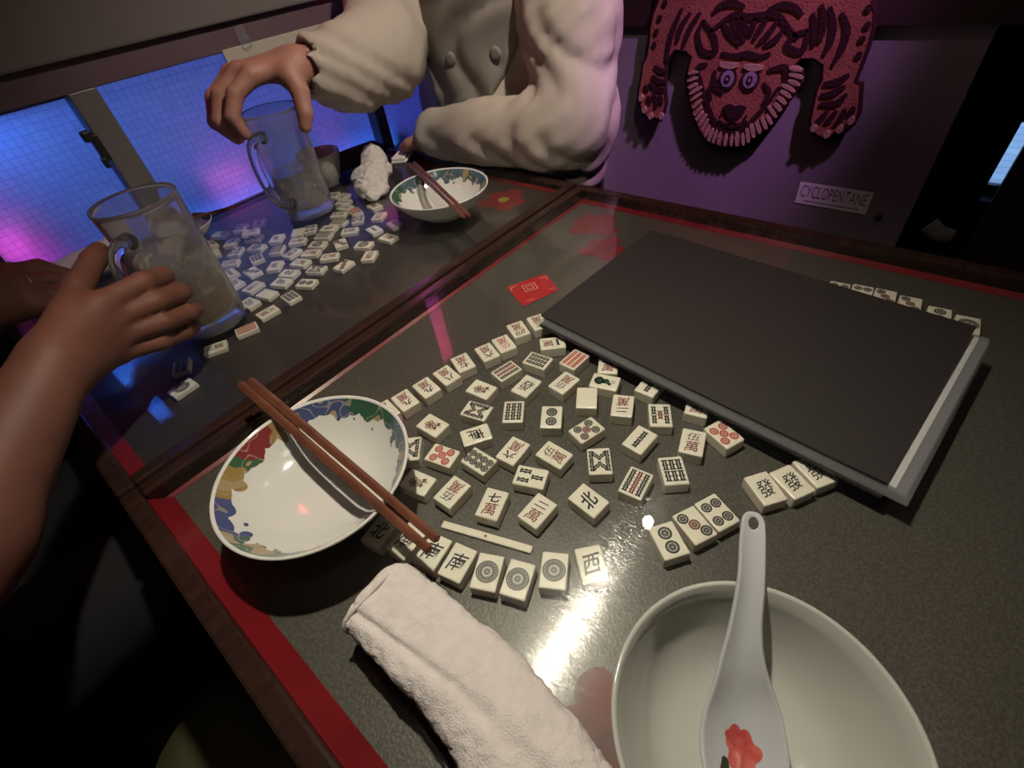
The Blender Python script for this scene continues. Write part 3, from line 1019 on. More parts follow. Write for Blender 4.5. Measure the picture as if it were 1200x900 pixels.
def tile(kind, x, y, ang, label, group, body):
    t = tag(empty('mahjong_tile', (x, y, -0.0185), math.radians(ang)), label, 'mahjong tile', group)
    obj('tile_body', body, None, t)
    if kind not in MARKS:
        MARKS[kind] = mark_mesh(kind)
    if MARKS[kind] is not None:
        obj('printed_mark', MARKS[kind], None, t)
    return t


NEAR_TILES = [
    ("9m", 0.1682, 0.3396, -191.3, "upside-down nine-character mahjong tile beside the big patterned bowl, second in the slanting row"),
    ("9m", 0.1935, 0.334, -190.7, "upside-down nine-character mahjong tile next to the eight-character tile in the slanting row"),
    ("8m", 0.219, 0.3291, -191.2, "eight-character mahjong tile washed red by the reflected light, in the slanting row"),
    ("7m", 0.2433, 0.328, -202.5, "upside-down seven-character mahjong tile in the slanting row of characters"),
    ("6m", 0.2707, 0.3166, -202.4, "upside-down six-character mahjong tile touching the all-red character tile"),
    ("5m_red", 0.2921, 0.31, -204.8, "all-red five-character mahjong tile in the slanting row"),
    ("4m", 0.3206, 0.3123, -208.0, "upside-down four-character mahjong tile in the slanting row near the black menu corner"),
    ("haku", 0.2723, 0.1861, -58.5, "completely blank ivory mahjong tile on the near table"),
    ("6s", 0.2896, 0.2599, 6.6, "six-bamboo mahjong tile lying sideways, left of the red bamboo tile"),
    ("9s", 0.2589, 0.2782, -102.6, "nine-bamboo mahjong tile just below the all-red character tile"),
    ("5m", 0.2775, 0.2168, 84.9, "five-character mahjong tile upside-down, left of the peacock tile"),
    ("1s", 0.3004, 0.1832, 16.8, "peacock mahjong tile with round fanned tail beside the black menu"),
    ("2m", 0.2819, 0.1523, -244.8, "upside-down two-character mahjong tile right of the blank tile"),
    ("5p", 0.2383, 0.1638, -106.6, "five-circle mahjong tile with black rings below the blank tile"),
    ("6m", 0.1815, 0.2047, -265.7, "upside-down six-character mahjong tile above the three-bamboo tile"),
    ("5m", 0.1989, 0.1716, -1.0, "five-character mahjong tile turned left, right of the three-bamboo tile"),
    ("3s", 0.1685, 0.1742, -158.3, "three-bamboo mahjong tile lying sideways in the middle of the near table"),
    ("8s", 0.2154, 0.1354, -52.2, "upright eight-bamboo mahjong tile above the north-wind tile"),
    ("pei", 0.1778, 0.1218, -6.5, "north-wind mahjong tile lying in the open, left of the nine-bamboo tile"),
    ("5s", 0.2902, 0.1181, -57.8, "five-bamboo mahjong tile with red middle stick near the menu edge"),
    ("2s", 0.2551, 0.1191, -93.2, "two-bamboo mahjong tile lying tilted below the upside-down two-character tile"),
    ("5m", 0.2775, 0.0811, -72.8, "upright five-character mahjong tile beside the bright lamp reflection by the menu"),
    ("9s", 0.2137, 0.0995, -83.0, "nine-bamboo mahjong tile with red middle column, right of the north-wind tile"),
    ("6s", 0.2416, 0.0808, -50.1, "upright six-bamboo mahjong tile just left of the small bright lamp reflection"),
    ("4p", 0.2253, 0.0371, -25.0, "four-circle mahjong tile behind the tip of the white spoon"),
    ("3p", 0.2057, 0.0458, -26.2, "three-circle mahjong tile with red centre between two other circle tiles"),
    ("nan", 0.076, 0.172, -76.8, "south-wind mahjong tile touching the one-circle tile in the front row"),
    ("1p", 0.0934, 0.127, -69.3, "one-circle mahjong tile in the middle of the three in the front row"),
    ("1p", 0.1144, 0.1098, -59.5, "one-circle mahjong tile left of the west-wind tile"),
    ("sha", 0.1345, 0.0906, -42.1, "west-wind mahjong tile at the right end of the front row"),
    ("5p_red", 0.1404, 0.2552, 13.8, "red five-circle mahjong tile beside the big patterned bowl"),
    ("8p", 0.1552, 0.2229, 0.5, "eight-circle mahjong tile right of the red five-circle tile"),
    ("nan", 0.176, 0.2457, -122.8, "south-wind mahjong tile lying sideways above the eight-circle tile"),
    ("5m", 0.1181, 0.22, -268.3, "upside-down five-character mahjong tile below the eight-circle tile"),
    ("6s", 0.2183, 0.2346, -54.9, "upright six-bamboo mahjong tile left of the upright two-circle tile"),
    ("2p", 0.2332, 0.1999, -57.1, "upright two-circle mahjong tile left of the blank tile"),
    ("2p", 0.1834, 0.0553, -35.6, "two-circle mahjong tile at the left end of the trio by the spoon"),
    ("1p", 0.084, 0.1487, -64.6, "one-circle mahjong tile next to the south-wind tile in the front row"),
    ("5p_red", 0.3004, 0.0634, -22.2, "red five-circle mahjong tile half under the black menu"),
    ("nan", 0.0705, 0.1943, -78.6, "south-wind mahjong tile under the tips of the chopsticks"),
    ("nan", 0.0642, 0.2181, -85.6, "south-wind mahjong tile under the chopsticks, beside the shaded north-wind tile"),
    ("pei", 0.057, 0.2429, -78.1, "north-wind mahjong tile shaded by the big patterned bowl"),
    ("hatsu", 0.2663, 0.0161, -36.0, "green-dragon mahjong tile at the left of the trio by the menu corner"),
    ("hatsu", 0.2835, 0.0022, -29.5, "green-dragon mahjong tile in the middle of the trio by the menu corner"),
    ("hatsu", 0.3035, -0.0086, -31.9, "mahjong tile mostly hidden under the menu, right of the dragon tiles"),
    ("9s_red", 0.3118, 0.228, -93.5, "red bamboo mahjong tile at the edge of the black menu"),
    ("hatsu", 0.2528, 0.2462, -88.3, "dragon mahjong tile lying tilted above the six-bamboo and two-circle tiles"),
    ("8s", 0.199, 0.2661, 13.9, "eight-bamboo mahjong tile lying sideways left of the upright six-bamboo tile"),
    ("fl", 0.2237, 0.2824, 5.8, "brown flower mahjong tile below the seven-character tile"),
    ("fl", 0.1607, 0.2896, 1.9, "brown flower mahjong tile above the red five-circle tile, near the bowl"),
    ("fl", 0.1072, 0.2522, 10.8, "flower mahjong tile half shaded under the right rim of the patterned bowl"),
    ("8s", 0.128, 0.2863, -48.0, "bamboo mahjong tile peeking out behind the right rim of the patterned bowl"),
    ('9m', 0.1465, 0.3451, -189.7, "mahjong tile mostly hidden behind the big patterned bowl's rim, lower end of character row"),
    ("7m", 0.1294, 0.184, -71.0, "upright seven-character mahjong tile just above the counting stick"),
    ("2m", 0.1463, 0.1497, -91.2, "upright two-character mahjong tile left of the north-wind tile"),
    ("3m", 0.3436, 0.3006, -209.7, "mahjong tile half covered by the left corner of the black menu"),
    ("1m", 0.3215, 0.2637, -137.7, "character mahjong tile lying sideways just below the left corner of the black menu"),
    ("5m", 0.3199, 0.0957, -75.4, "mahjong tile half hidden under the menu, above the red five-circle tile"),
    ("2s", 0.3197, 0.144, -89.3, "mahjong tile corner peeking out under the menu near the five-bamboo tile"),
    ("3m", 0.3241, 0.1941, -62.2, "shaded mahjong tile under the menu edge behind the peacock tile"),
    ("5p", 0.5651, 0.0457, -84.3, "circle tile behind the menu, leftmost of the six along its far edge"),
    ("4p", 0.5702, 0.024, -84.3, "circle tile behind the menu, second from left along its far edge"),
    ("3p", 0.5725, 0.0025, -84.3, "circle tile behind the menu, third from left along its far edge"),
    ("3p", 0.5703, -0.0207, -84.3, "circle tile behind the menu, fourth from left along its far edge"),
    ("2p", 0.5634, -0.0471, -84.3, "circle tile behind the menu, fifth from left along its far edge"),
    ("1p", 0.5598, -0.0708, -84.3, "circle tile behind the menu, rightmost of the six along its far edge"),
]
FAR_TILES = [
    ('haku', 0.1967, 0.6764, 12.7, 'blank mahjong tile on the far table, fifth nearest tile to the beer mug'),
    ('8m', 0.1727, 0.6316, -92.9, 'character mahjong tile on the far table, fourth nearest tile to the beer mug'),
    ('hatsu', 0.17, 0.6787, 7.0, 'dragon mahjong tile on the far table, second nearest tile to the beer mug'),
    ('9s_red', 0.1357, 0.6214, -107.5, 'red bamboo mahjong tile on the far table, nearest tile to the beer mug'),
    ('hatsu', 0.185, 0.7537, 5.7, 'dragon mahjong tile on the far table, ninth nearest tile to the beer mug'),
    ('5m', 0.1955, 0.7151, -77.1, 'character mahjong tile on the far table, seventh nearest tile to the beer mug'),
    ('2s', 0.1963, 0.7903, -3.8, 'bamboo mahjong tile on the far table, fifteenth nearest tile to the beer mug'),
    ('5m', 0.2126, 0.8227, 47.7, 'character mahjong tile on the far table, twenty-sixth nearest tile to the empty mug'),
    ('3p', 0.218, 0.7593, -2.7, 'circle mahjong tile on the far table, fourteenth nearest tile to the beer mug'),
    ('6s', 0.2442, 0.7941, -17.8, 'bamboo mahjong tile on the far table, twenty-fifth nearest tile to the empty mug'),
    ('fl', 0.2472, 0.7413, -49.0, 'flower mahjong tile on the far table, sixteenth nearest tile to the beer mug'),
    ('pei', 0.2462, 0.6984, 24.0, 'wind mahjong tile on the far table, thirteenth nearest tile to the beer mug'),
    ('hatsu', 0.2254, 0.6859, 22.5, 'dragon mahjong tile on the far table, tenth nearest tile to the beer mug'),
    ('6s', 0.2115, 0.6361, -4.0, 'bamboo mahjong tile on the far table, eighth nearest tile to the beer mug'),
    ('2p', 0.2446, 0.6471, 25.9, 'circle mahjong tile on the far table, twelfth nearest tile to the beer mug'),
    ('2m', 0.274, 0.7105, 18.9, 'character mahjong tile on the far table, eighteenth nearest tile to the beer mug'),
    ('8s', 0.2752, 0.6682, 26.7, 'bamboo mahjong tile on the far table, seventeenth nearest tile to the beer mug'),
    ('3p', 0.3044, 0.6379, -80.5, 'circle mahjong tile on the far table, seventh nearest tile to the far patterned bowl'),
    ('3m', 0.3428, 0.624, -56.2, 'character mahjong tile on the far table, sixth nearest tile to the far patterned bowl'),
    ('8m', 0.3091, 0.682, 44.6, 'character mahjong tile on the far table, twenty-seventh nearest tile to the empty mug'),
    ('1p', 0.3601, 0.6613, 27.2, 'circle mahjong tile on the far table, fifth nearest tile to the far patterned bowl'),
    ('3p', 0.3446, 0.7025, -26.3, 'circle mahjong tile on the far table, twenty-second nearest tile to the empty mug'),
    ('5m', 0.3954, 0.6423, 4.6, 'character mahjong tile on the far table, second nearest tile to the far patterned bowl'),
    ('1s1', 0.402, 0.6871, -9.1, 'bamboo mahjong tile on the far table, third nearest tile to the far patterned bowl'),
    ('2s', 0.4328, 0.6705, -15.1, 'bamboo mahjong tile on the far table, nearest tile to the far patterned bowl'),
    ('6m', 0.4392, 0.7211, -59.3, 'character mahjong tile on the far table, fourth nearest tile to the far patterned bowl'),
    ('fl', 0.4623, 0.7627, -9.0, 'flower mahjong tile on the far table, third nearest tile to the crumpled towel'),
    ('9s_red', 0.4319, 0.7799, -15.8, 'red bamboo mahjong tile on the far table, eighth nearest tile to the empty mug'),
    ('8s', 0.4137, 0.7485, -41.3, 'bamboo mahjong tile on the far table, twelfth nearest tile to the empty mug'),
    ('7m', 0.379, 0.7245, 43.1, 'character mahjong tile on the far table, sixteenth nearest tile to the empty mug'),
    ('9s', 0.3901, 0.7711, 21.3, 'bamboo mahjong tile on the far table, sixth nearest tile to the empty mug'),
    ('fl', 0.3669, 0.7685, 26.2, 'flower mahjong tile on the far table, seventh nearest tile to the empty mug'),
    ('6s', 0.346, 0.7534, 30.4, 'bamboo mahjong tile on the far table, eleventh nearest tile to the empty mug'),
    ('1p', 0.3227, 0.7361, 28.3, 'circle mahjong tile on the far table, nineteenth nearest tile to the empty mug'),
    ('5m', 0.3007, 0.7214, 33.2, 'character mahjong tile on the far table, twenty-fourth nearest tile to the empty mug'),
    ('7m', 0.3123, 0.7806, 44.6, 'character mahjong tile on the far table, tenth nearest tile to the empty mug'),
    ('6m', 0.2847, 0.752, -79.6, 'character mahjong tile on the far table, twentieth nearest tile to the empty mug'),
    ('9s', 0.2779, 0.7877, -46.7, 'bamboo mahjong tile on the far table, seventeenth nearest tile to the empty mug'),
    ('fl', 0.2995, 0.8264, -48.6, 'flower mahjong tile on the far table, ninth nearest tile to the empty mug'),
    ('1p', 0.264, 0.8306, 29.5, 'circle mahjong tile on the far table, eighteenth nearest tile to the empty mug'),
    ('8s', 0.2371, 0.8528, -48.1, 'bamboo mahjong tile on the far table, twenty-third nearest tile to the empty mug'),
    ('5p', 0.2796, 0.8695, 36.9, 'circle mahjong tile on the far table, fourteenth nearest tile to the empty mug'),
    ('3m', 0.4328, 0.8119, 15.0, 'character mahjong tile on the far table, second nearest tile to the empty mug'),
    ('2s', 0.4464, 0.8355, 30.1, 'bamboo mahjong tile on the far table, fourth nearest tile to the empty mug'),
    ('4m', 0.4627, 0.8592, -74.1, 'character mahjong tile on the far table, nearest tile to the crumpled towel'),
    ('sha', 0.4566, 0.8832, -55.6, 'wind mahjong tile on the far table, second nearest tile to the crumpled towel'),
    ('6m', 0.4086, 0.7982, 33.9, 'character mahjong tile on the far table, nearest tile to the empty mug'),
    ('2p', 0.3175, 0.9189, -36.2, 'circle mahjong tile on the far table, thirteenth nearest tile to the empty mug'),
    ('5p', 0.2884, 0.9347, -49.0, 'circle mahjong tile on the far table, second nearest tile to the window'),
    ('2m', 0.2889, 0.8985, 49.9, 'character mahjong tile on the far table, fifteenth nearest tile to the empty mug'),
    ('9m', 0.2554, 0.9474, 34.4, 'character mahjong tile on the far table, nearest tile to the window'),
    ('nan', 0.25, 0.894, -44.8, 'wind mahjong tile on the far table, twenty-first nearest tile to the empty mug'),
    ('5s', 0.226, 0.927, -3.8, 'bamboo mahjong tile on the far table, third nearest tile to the window'),
    ('haku', 0.2137, 0.8846, -15.4, 'blank mahjong tile on the far table, fourth nearest tile to the window'),
    ('haku', 0.3312, 0.8101, -42.0, 'blank mahjong tile on the far table, fifth nearest tile to the empty mug'),
    ('4p', 0.3494, 0.7995, -39.7, 'circle mahjong tile on the far table, third nearest tile to the empty mug'),
    ('8m', 0.0924, 0.6215, 64.9, 'character mahjong tile on the far table, third nearest tile to the beer mug'),
    ('1p', 0.0333, 0.5822, -84.6, 'circle mahjong tile on the far table, eleventh nearest tile to the beer mug'),
    ('8p', 0.0497, 0.6244, -25.1, 'circle mahjong tile on the far table, sixth nearest tile to the beer mug'),
]
for kind, x, y, a, lab in NEAR_TILES:
    tile(kind, x, y, a, lab, 'mahjong tiles under the near glass', BODY)
for kind, x, y, a, lab in FAR_TILES:
    tile(kind, x, y, a, lab, 'mahjong tiles under the far glass', BODY_FLAT)

# ------------------------------------------------------------------ bowls
PATTERN_BOWL = lathe_mesh([(0, 0.0), (0.034, 0.0), (0.0355, 0.001), (0.036, 0.005), (0.041, 0.0070), (0.052, 0.0125), (0.064, 0.0225), (0.073, 0.034),
                           (0.0780, 0.0415), (0.0786, 0.0428), (0.0780, 0.0438), (0.0766, 0.0436), (0.0755, 0.0422), (0.071, 0.0355), (0.062, 0.0245), (0.050, 0.0150),
                           (0.038, 0.0100), (0.020, 0.0082), (0, 0.0080)], 96)


def pattern_bowl(loc, rz, label, scale=1.0):
    b = tag(empty('patterned_bowl', loc, rz), label, 'bowl', 'shallow bowls with painted cloud rims')
    o = obj('bowl_body', PATTERN_BOWL, M['bowl'], b, True)
    b.scale = (scale,) * 3
    return b


pattern_bowl((0.0515, 0.2995, 0.0), 0.0, 'large white bowl with painted cloud rim on the near table, under chopsticks')
pattern_bowl((0.489, 0.6055, 0.0), 2.0, 'white bowl with painted cloud rim on the far table, beside the crumpled towel')
pattern_bowl((0.212, 0.962, 0.0), 1.1, 'dim small bowl with dark painted rim behind the beer mug by the window', 0.62)

soup = tag(empty('soup_bowl', (0.0885, -0.0312, 0.0)), 'deep plain white soup bowl in the lower right, holding the spoon', 'bowl')
obj('bowl_body', lathe_mesh([(0, 0), (0.030, 0.0), (0.0315, 0.001), (0.032, 0.006), (0.040, 0.0085), (0.050, 0.0175), (0.0585, 0.034), (0.0645, 0.052), (0.0672, 0.0620), (0.0672, 0.0636),
                             (0.0660, 0.0642), (0.0646, 0.0630), (0.0618, 0.052), (0.0555, 0.035), (0.0470, 0.0200), (0.036, 0.0112), (0.020, 0.0085), (0, 0.0080)], 96), M['porcelain'], soup, True)

cup = tag(empty('white_cup', (0.478, 0.922, 0.0)), 'small plain white cup standing behind the empty mug by the window', 'cup')
obj('cup_body', lathe_mesh([(0, 0), (0.020, 0), (0.0205, 0.006), (0.025, 0.010), (0.034, 0.036), (0.0395, 0.058), (0.0395, 0.060), (0.0378, 0.0598), (0.032, 0.036), (0.023, 0.013), (0, 0.010)], 64), M['porcelain'], cup, True)


# ------------------------------------------------------------------ chopsticks
def chopstick(a, b, ra, rb, label, group):
    a, b = Vector(a), Vector(b)
    e = tag(empty('chopstick', a), label, 'chopstick', group)
    d = b - a
    n = 14
    me = tube_mesh([d * (i / n) for i in range(n + 1)], [ra + (rb - ra) * i / n for i in range(n + 1)], 4)
    bm = bmesh.new(); bm.from_mesh(me)
    es = [x for x in bm.edges if len(x.link_faces) == 2 and x.link_faces[0].normal.angle(x.link_faces[1].normal, 0) > 0.8]
    bmesh.ops.bevel(bm, geom=es, offset=0.0007, segments=2, affect='EDGES')
    obj('stick', bm_mesh(bm), M['chop'], e)
    return e


g = 'pair of brown chopsticks on the near bowl'
chopstick((0.0650, 0.4400, 0.0487), (0.0590, 0.1660, 0.0467), 0.0046, 0.0036, 'brown wooden chopstick across the large near bowl, the left one of the pair', g)
chopstick((0.0735, 0.4360, 0.0487), (0.0675, 0.1675, 0.0467), 0.0046, 0.0036, 'brown wooden chopstick across the large near bowl, the right one of the pair', g)
g = 'pair of brown chopsticks on the far bowl'
chopstick((0.527, 0.716, 0.0490), (0.4255, 0.487, 0.0468), 0.0042, 0.0034, 'brown chopstick on the far bowl, the left one of the pair', g)
chopstick((0.5345, 0.7125, 0.0490), (0.4325, 0.484, 0.0468), 0.0042, 0.0034, 'brown chopstick on the far bowl, the right one of the pair', g)
chopstick((0.185, 0.985, 0.0308), (0.300, 0.928, 0.0300), 0.0036, 0.0028, 'dark chopstick lying across the dim small bowl by the window', 'chopstick by the window')


# ------------------------------------------------------------------ spoon in the soup bowl
SP = [Vector(p) for p in ((0.0560, -0.0440, 0.0330), (0.0660, -0.0395, 0.0255), (0.0830, -0.0315, 0.0250), (0.1000, -0.0235, 0.0310), (0.1150, -0.0150, 0.0435), (0.1290, -0.0090, 0.0540), (0.1480, -0.0020, 0.0668), (0.1660, 0.0060, 0.0760), (0.1800, 0.0120, 0.0815))]
SW = [0.0060, 0.0165, 0.0212, 0.0192, 0.0125, 0.0088, 0.0075, 0.0072, 0.0060]
SD = [0.000, 0.0080, 0.0110, 0.0085, 0.0048, 0.0035, 0.0026, 0.0020, 0.0008]


def lerp_list(L, s):
    f = s * (len(L) - 1)
    i = min(int(f), len(L) - 2)
    t = f - i
    if isinstance(L[0], Vector):
        P = [L[max(i - 1, 0)], L[i], L[i + 1], L[min(i + 2, len(L) - 1)]]
        return 0.5 * ((2 * P[1]) + (P[2] - P[0]) * t + (2 * P[0] - 5 * P[1] + 4 * P[2] - P[3]) * t * t + (3 * P[1] - P[0] - 3 * P[2] + P[3]) * t ** 3)
    a, b, c, d = L[max(i - 1, 0)], L[i], L[i + 1], L[min(i + 2, len(L) - 1)]
    return 0.5 * (2 * b + (c - a) * t + (2 * a - 5 * b + 4 * c - d) * t * t + (3 * b - a - 3 * c + d) * t ** 3)


def spoon_pt(s, t, off=0.0):
    """s along the length, t in -1..1 across"""
    c = lerp_list(SP, s)
    d = (lerp_list(SP, min(1, s + 0.01)) - lerp_list(SP, max(0, s - 0.01))).normalized()
    side = d.cross(Vector((0, 0, 1))).normalized()
    up = side.cross(d)
    w, dep = lerp_list(SW, s), lerp_list(SD, s)
    if s > 0.93:
        w *= math.sqrt(max(0.0, 1 - ((s - 0.93) / 0.0705) ** 2)) * 0.999 + 0.001
    if s < 0.06:
        w *= math.sqrt(max(0.0, 1 - ((0.06 - s) / 0.0605) ** 2)) * 0.6 + 0.4
    return c + side * (t * w) + up * (-dep * (1 - t * t) + dep * 0.5 + off)


def spoon():
    e = tag(empty('soup_spoon', (0.0830, -0.0315, 0.0100)), 'white porcelain soup spoon with red flower leaning in the deep bowl', 'spoon')
    o0 = Vector((0.0830, -0.0315, 0.0100))
    ns, ntt = 90, 20
    vs_ = [spoon_pt(i / ns, -1 + 2 * j / ntt) - o0 for i in range(ns + 1) for j in range(ntt + 1)]
    fs = [(i * (ntt + 1) + j, (i + 1) * (ntt + 1) + j, (i + 1) * (ntt + 1) + j + 1, i * (ntt + 1) + j + 1) for i in range(ns) for j in range(ntt)]
    # hanging hole near the end of the handle
    hs = 0.935
    hc = spoon_pt(hs, 0) - o0
    fs = [f for f in fs if sum((vs_[k] - hc).length for k in f) / 4 > 0.0030]
    bm = bmesh.new(); bm.from_mesh(mesh_of(vs_, fs))
    bmesh.ops.recalc_face_normals(bm, faces=bm.faces)
    # round the ragged hole
    for v in bm.verts:
        if v.is_boundary and (v.co - hc).length < 0.0052:
            d = v.co - hc
            v.co = hc + d.normalized() * 0.0031
    bmesh.ops.solidify(bm, geom=bm.faces[:], thickness=0.0026)
    body = obj('spoon_body', bm_mesh(bm), M['spoon'], e, True)
    md = body.modifiers.new('round', 'SUBSURF'); md.levels = 1; md.render_levels = 1
    def patch(name, s0, t0, rs, rt, lob, mat, off, seed):
        r = random.Random(seed)
        n = 40
        ring, v, f = [], [spoon_pt(s0, t0, off) - o0], []
        for q in (0.5, 1.0):
            for i in range(n):
                a = 2 * math.pi * i / n
                k = q * (0.78 + 0.22 * abs(math.sin(a * lob / 2 + seed)) + 0.05 * math.sin(5 * a + seed))
                v.append(spoon_pt(s0 + rs * k * math.cos(a), t0 + rt * k * math.sin(a), off) - o0)
        f += [(0, 1 + i, 1 + (i + 1) % n) for i in range(n)]
        f += [(1 + i, 1 + n + i, 1 + n + (i + 1) % n, 1 + (i + 1) % n) for i in range(n)]
        return obj(name, mesh_of(v, f), mat, e, True)
    up = 0.0032
    patch('painted_flower', 0.262, 0.05, 0.060, 0.40, 5, M['petal'], up, 1)
    patch('painted_flower', 0.300, -0.10, 0.030, 0.26, 4, M['petal_deep'], up + 0.0002, 2)
    patch('painted_flower', 0.165, 0.10, 0.040, 0.30, 4, M['petal'], up, 3)
    patch('painted_leaf', 0.205, -0.38, 0.036, 0.12, 2, M['leaf'], up + 0.0001, 4)
    return e


M['petal'] = pmat('painted_red_petal', (0.46, 0.11, 0.09), 0.2, col2=(0.36, 0.05, 0.04), nscale=180)
M['petal_deep'] = pmat('painted_deep_red_petal', (0.34, 0.05, 0.045), 0.2, col2=(0.44, 0.10, 0.085), nscale=200)
M['leaf'] = pmat('painted_dark_leaf', (0.035, 0.045, 0.025), 0.15)
spoon()


# ------------------------------------------------------------------ menu folder
def menu():
    ang = math.radians(-95.6)
    t = tag(empty('menu_folder', (0.335, 0.2880, 0.0), ang), 'large closed black menu folder lying over the tiles on the near table', 'menu')
    L, Wd = 0.340, 0.211
    z0, z1 = 0.0122, 0.0208

    def slab(name, x0, x1, y0, y1, za0, za1, th, mat, sag=0.0, nx=24, ny=10):
        vs_, fs = [], []
        for k in (0, 1):
            for i in range(nx + 1):
                for j in range(ny + 1):
                    x = x0 + (x1 - x0) * i / nx
                    y = y0 + (y1 - y0) * j / ny
                    z = za0 + (za1 - za0) * (y / Wd)
                    z -= sag * math.sin(math.pi * i / nx) * (1 - j / ny) ** 2
                    vs_.append((x, y, z + (th if k else 0)))
        n = (nx + 1) * (ny + 1)
        q = lambda i, j: i * (ny + 1) + j
        for i in range(nx):
            for j in range(ny):
                fs.append((q(i, j), q(i, j + 1), q(i + 1, j + 1), q(i + 1, j)))
                fs.append((n + q(i, j), n + q(i + 1, j), n + q(i + 1, j + 1), n + q(i, j + 1)))
        for i in range(nx):
            fs.append((q(i, 0), q(i + 1, 0), n + q(i + 1, 0), n + q(i, 0)))
            fs.append((q(i, ny), n + q(i, ny), n + q(i + 1, ny), q(i + 1, ny)))
        for j in range(ny):
            fs.append((q(0, j), n + q(0, j), n + q(0, j + 1), q(0, j + 1)))
            fs.append((q(nx, j), q(nx, j + 1), n + q(nx, j + 1), n + q(nx, j)))
        bm = bmesh.new(); bm.from_mesh(mesh_of(vs_, fs))
        return obj(name, bm_mesh(bm), mat, t)

    slab('front_cover', 0, L, 0, Wd, z0, z1, 0.0024, M['menu_cover'], 0.0015)
    slab('back_cover', 0.0, L + 0.002, -0.004, Wd - 0.002, 0.0005, 0.0005, 0.0026, M['menu_cover'])
    box('spine', (0, Wd - 0.003, 0.001), (L, Wd + 0.001, z1 + 0.0022), M['menu_cover'], t, 0.0012)
    for k in range(5):
        f = k / 5
        za, zb = 0.0038 + f * (z0 - 0.0045), 0.0045 + f * (z1 - 0.006)
        slab('page', 0.004, L + 0.0085 - 0.0006 * k, 0.003, Wd - 0.006, za, zb, 0.0006, M['paper'] if k == 4 else M['menu_page'], 0.001)
        slab('plastic_sleeve', 0.002, L + 0.0170 - 0.0010 * k, -0.003 + 0.0006 * k, Wd - 0.004, za + 0.0009, zb + 0.0011, 0.0003, M['plastic'], 0.001)
    return t


menu()


# ------------------------------------------------------------------ towels
def fbm(p, sc, oct_=3):
    v, a = 0.0, 1.0
    for i in range(oct_):
        v += a * mnoise.noise(Vector(p) * sc * (2 ** i) + Vector((7.3 * i, 1.7, 3.1)))
        a *= 0.5
    return v


def roll_towel(name, path, halfw, hgt, label, amp=0.0035, ns=150, nr=96, mat='towel', seed=0.0):
    path = [Vector(p) for p in path]
    o0 = Vector((path[0].x, path[0].y, 0.0))
    e = tag(empty(name, o0), label, 'towel')
    cs = catmull(path, 30)
    vs_, fs = [], []
    for i in range(ns + 1):
        f = i / ns * (len(cs) - 1)
        k = min(int(f), len(cs) - 2)
        c = cs[k].lerp(cs[k + 1], f - k)
        d = (cs[min(k + 3, len(cs) - 1)] - cs[max(k - 3, 0)]).normalized()
        side = d.cross(Vector((0, 0, 1))).normalized()
        s = i / ns
        w = halfw[0] + (halfw[1] - halfw[0]) * s
        h = hgt[0] + (hgt[1] - hgt[0]) * s
        endf = min(1.0, (min(s, 1 - s) / 0.035)) ** 0.5 * 0.25 + 0.75
        for j in range(nr):
            a = 2 * math.pi * j / nr
            ca, sa = math.cos(a), math.sin(a)
            x = math.copysign(abs(ca) ** 0.8, ca) * w * endf
            z = (math.copysign(abs(sa) ** 0.85, sa) * 0.5 + 0.5) * h
            p = c + side * x
            p.z = z
            n = Vector((side.x * ca, side.y * ca, sa))
            q = p + Vector((seed, 0, 0))
            disp = amp * fbm(q, 28, 2) + amp * 0.28 * fbm(q, 210, 2) + 0.0005 * mnoise.noise(q * 1500)
            # a lengthwise fold
            fold = math.exp(-((a - 0.9 - 0.9 * s) / 0.10) ** 2)
            disp -= 0.003 * fold
            p = p + n * disp
            p.z = max(p.z, 0.0004)
            vs_.append(p - o0)
    for i in range(ns):
        for j in range(nr):
            l = (j + 1) % nr
            fs.append((i * nr + j, i * nr + l, (i + 1) * nr + l, (i + 1) * nr + j))
    # rolled ends, sunk inwards in a spiral
    for base, dirn in ((0, 1), (ns, -1)):
        prev = [base * nr + j for j in range(nr)]
        cen = sum((vs_[k] for k in prev), Vector()) / nr
        d = (cs[5] - cs[0]).normalized() if base == 0 else (cs[-6] - cs[-1]).normalized()
        for q, dep in ((0.82, 0.0), (0.70, 0.004), (0.55, 0.0005), (0.40, 0.004), (0.22, 0.001)):
            cur = []
            for j in range(nr):
                vs_.append(cen + (vs_[base * nr + j] - cen) * q + d * dep)
                cur.append(len(vs_) - 1)
            fs += [(prev[j], cur[j], cur[(j + 1) % nr], prev[(j + 1) % nr]) for j in range(nr)]
            prev = cur
        fs.append(tuple(prev))
    bm = bmesh.new(); bm.from_mesh(mesh_of(vs_, fs))
    body = obj('towel_roll', bm_mesh(bm), M[mat], e, True)
    return e, cs


tw, cs = roll_towel('rolled_towel', [(0.020, 0.196, 0), (0.022, 0.150, 0), (0.023, 0.100, 0), (0.014, 0.050, 0), (0.006, 0.012, 0)], (0.0265, 0.034), (0.026, 0.032), 'white rolled wet towel lying in the foreground beside the front row of tiles')
# stitched hem round the open end
hem = []
for k in range(60):
    a = 2 * math.pi * k / 60
    x = math.copysign(abs(math.cos(a)) ** 0.8, math.cos(a)) * 0.0262
    z = (math.copysign(abs(math.sin(a)) ** 0.85, math.sin(a)) * 0.5 + 0.5) * 0.0255
    hem.append((x - 0.001, -0.006 + 0.001 * math.sin(3 * a), max(0.0022, z)))
obj('hem', tube_mesh(hem, 0.0016, 6, True), M['towel'], tw, True)

roll_towel('rolled_towel', [(0.020, 0.985, 0), (0.070, 0.992, 0), (0.135, 1.000, 0)], (0.026, 0.026), (0.040, 0.044), 'dim rolled towel by the window behind the hand holding the beer mug', 0.002, 60, 48, 'towel', 3.0)


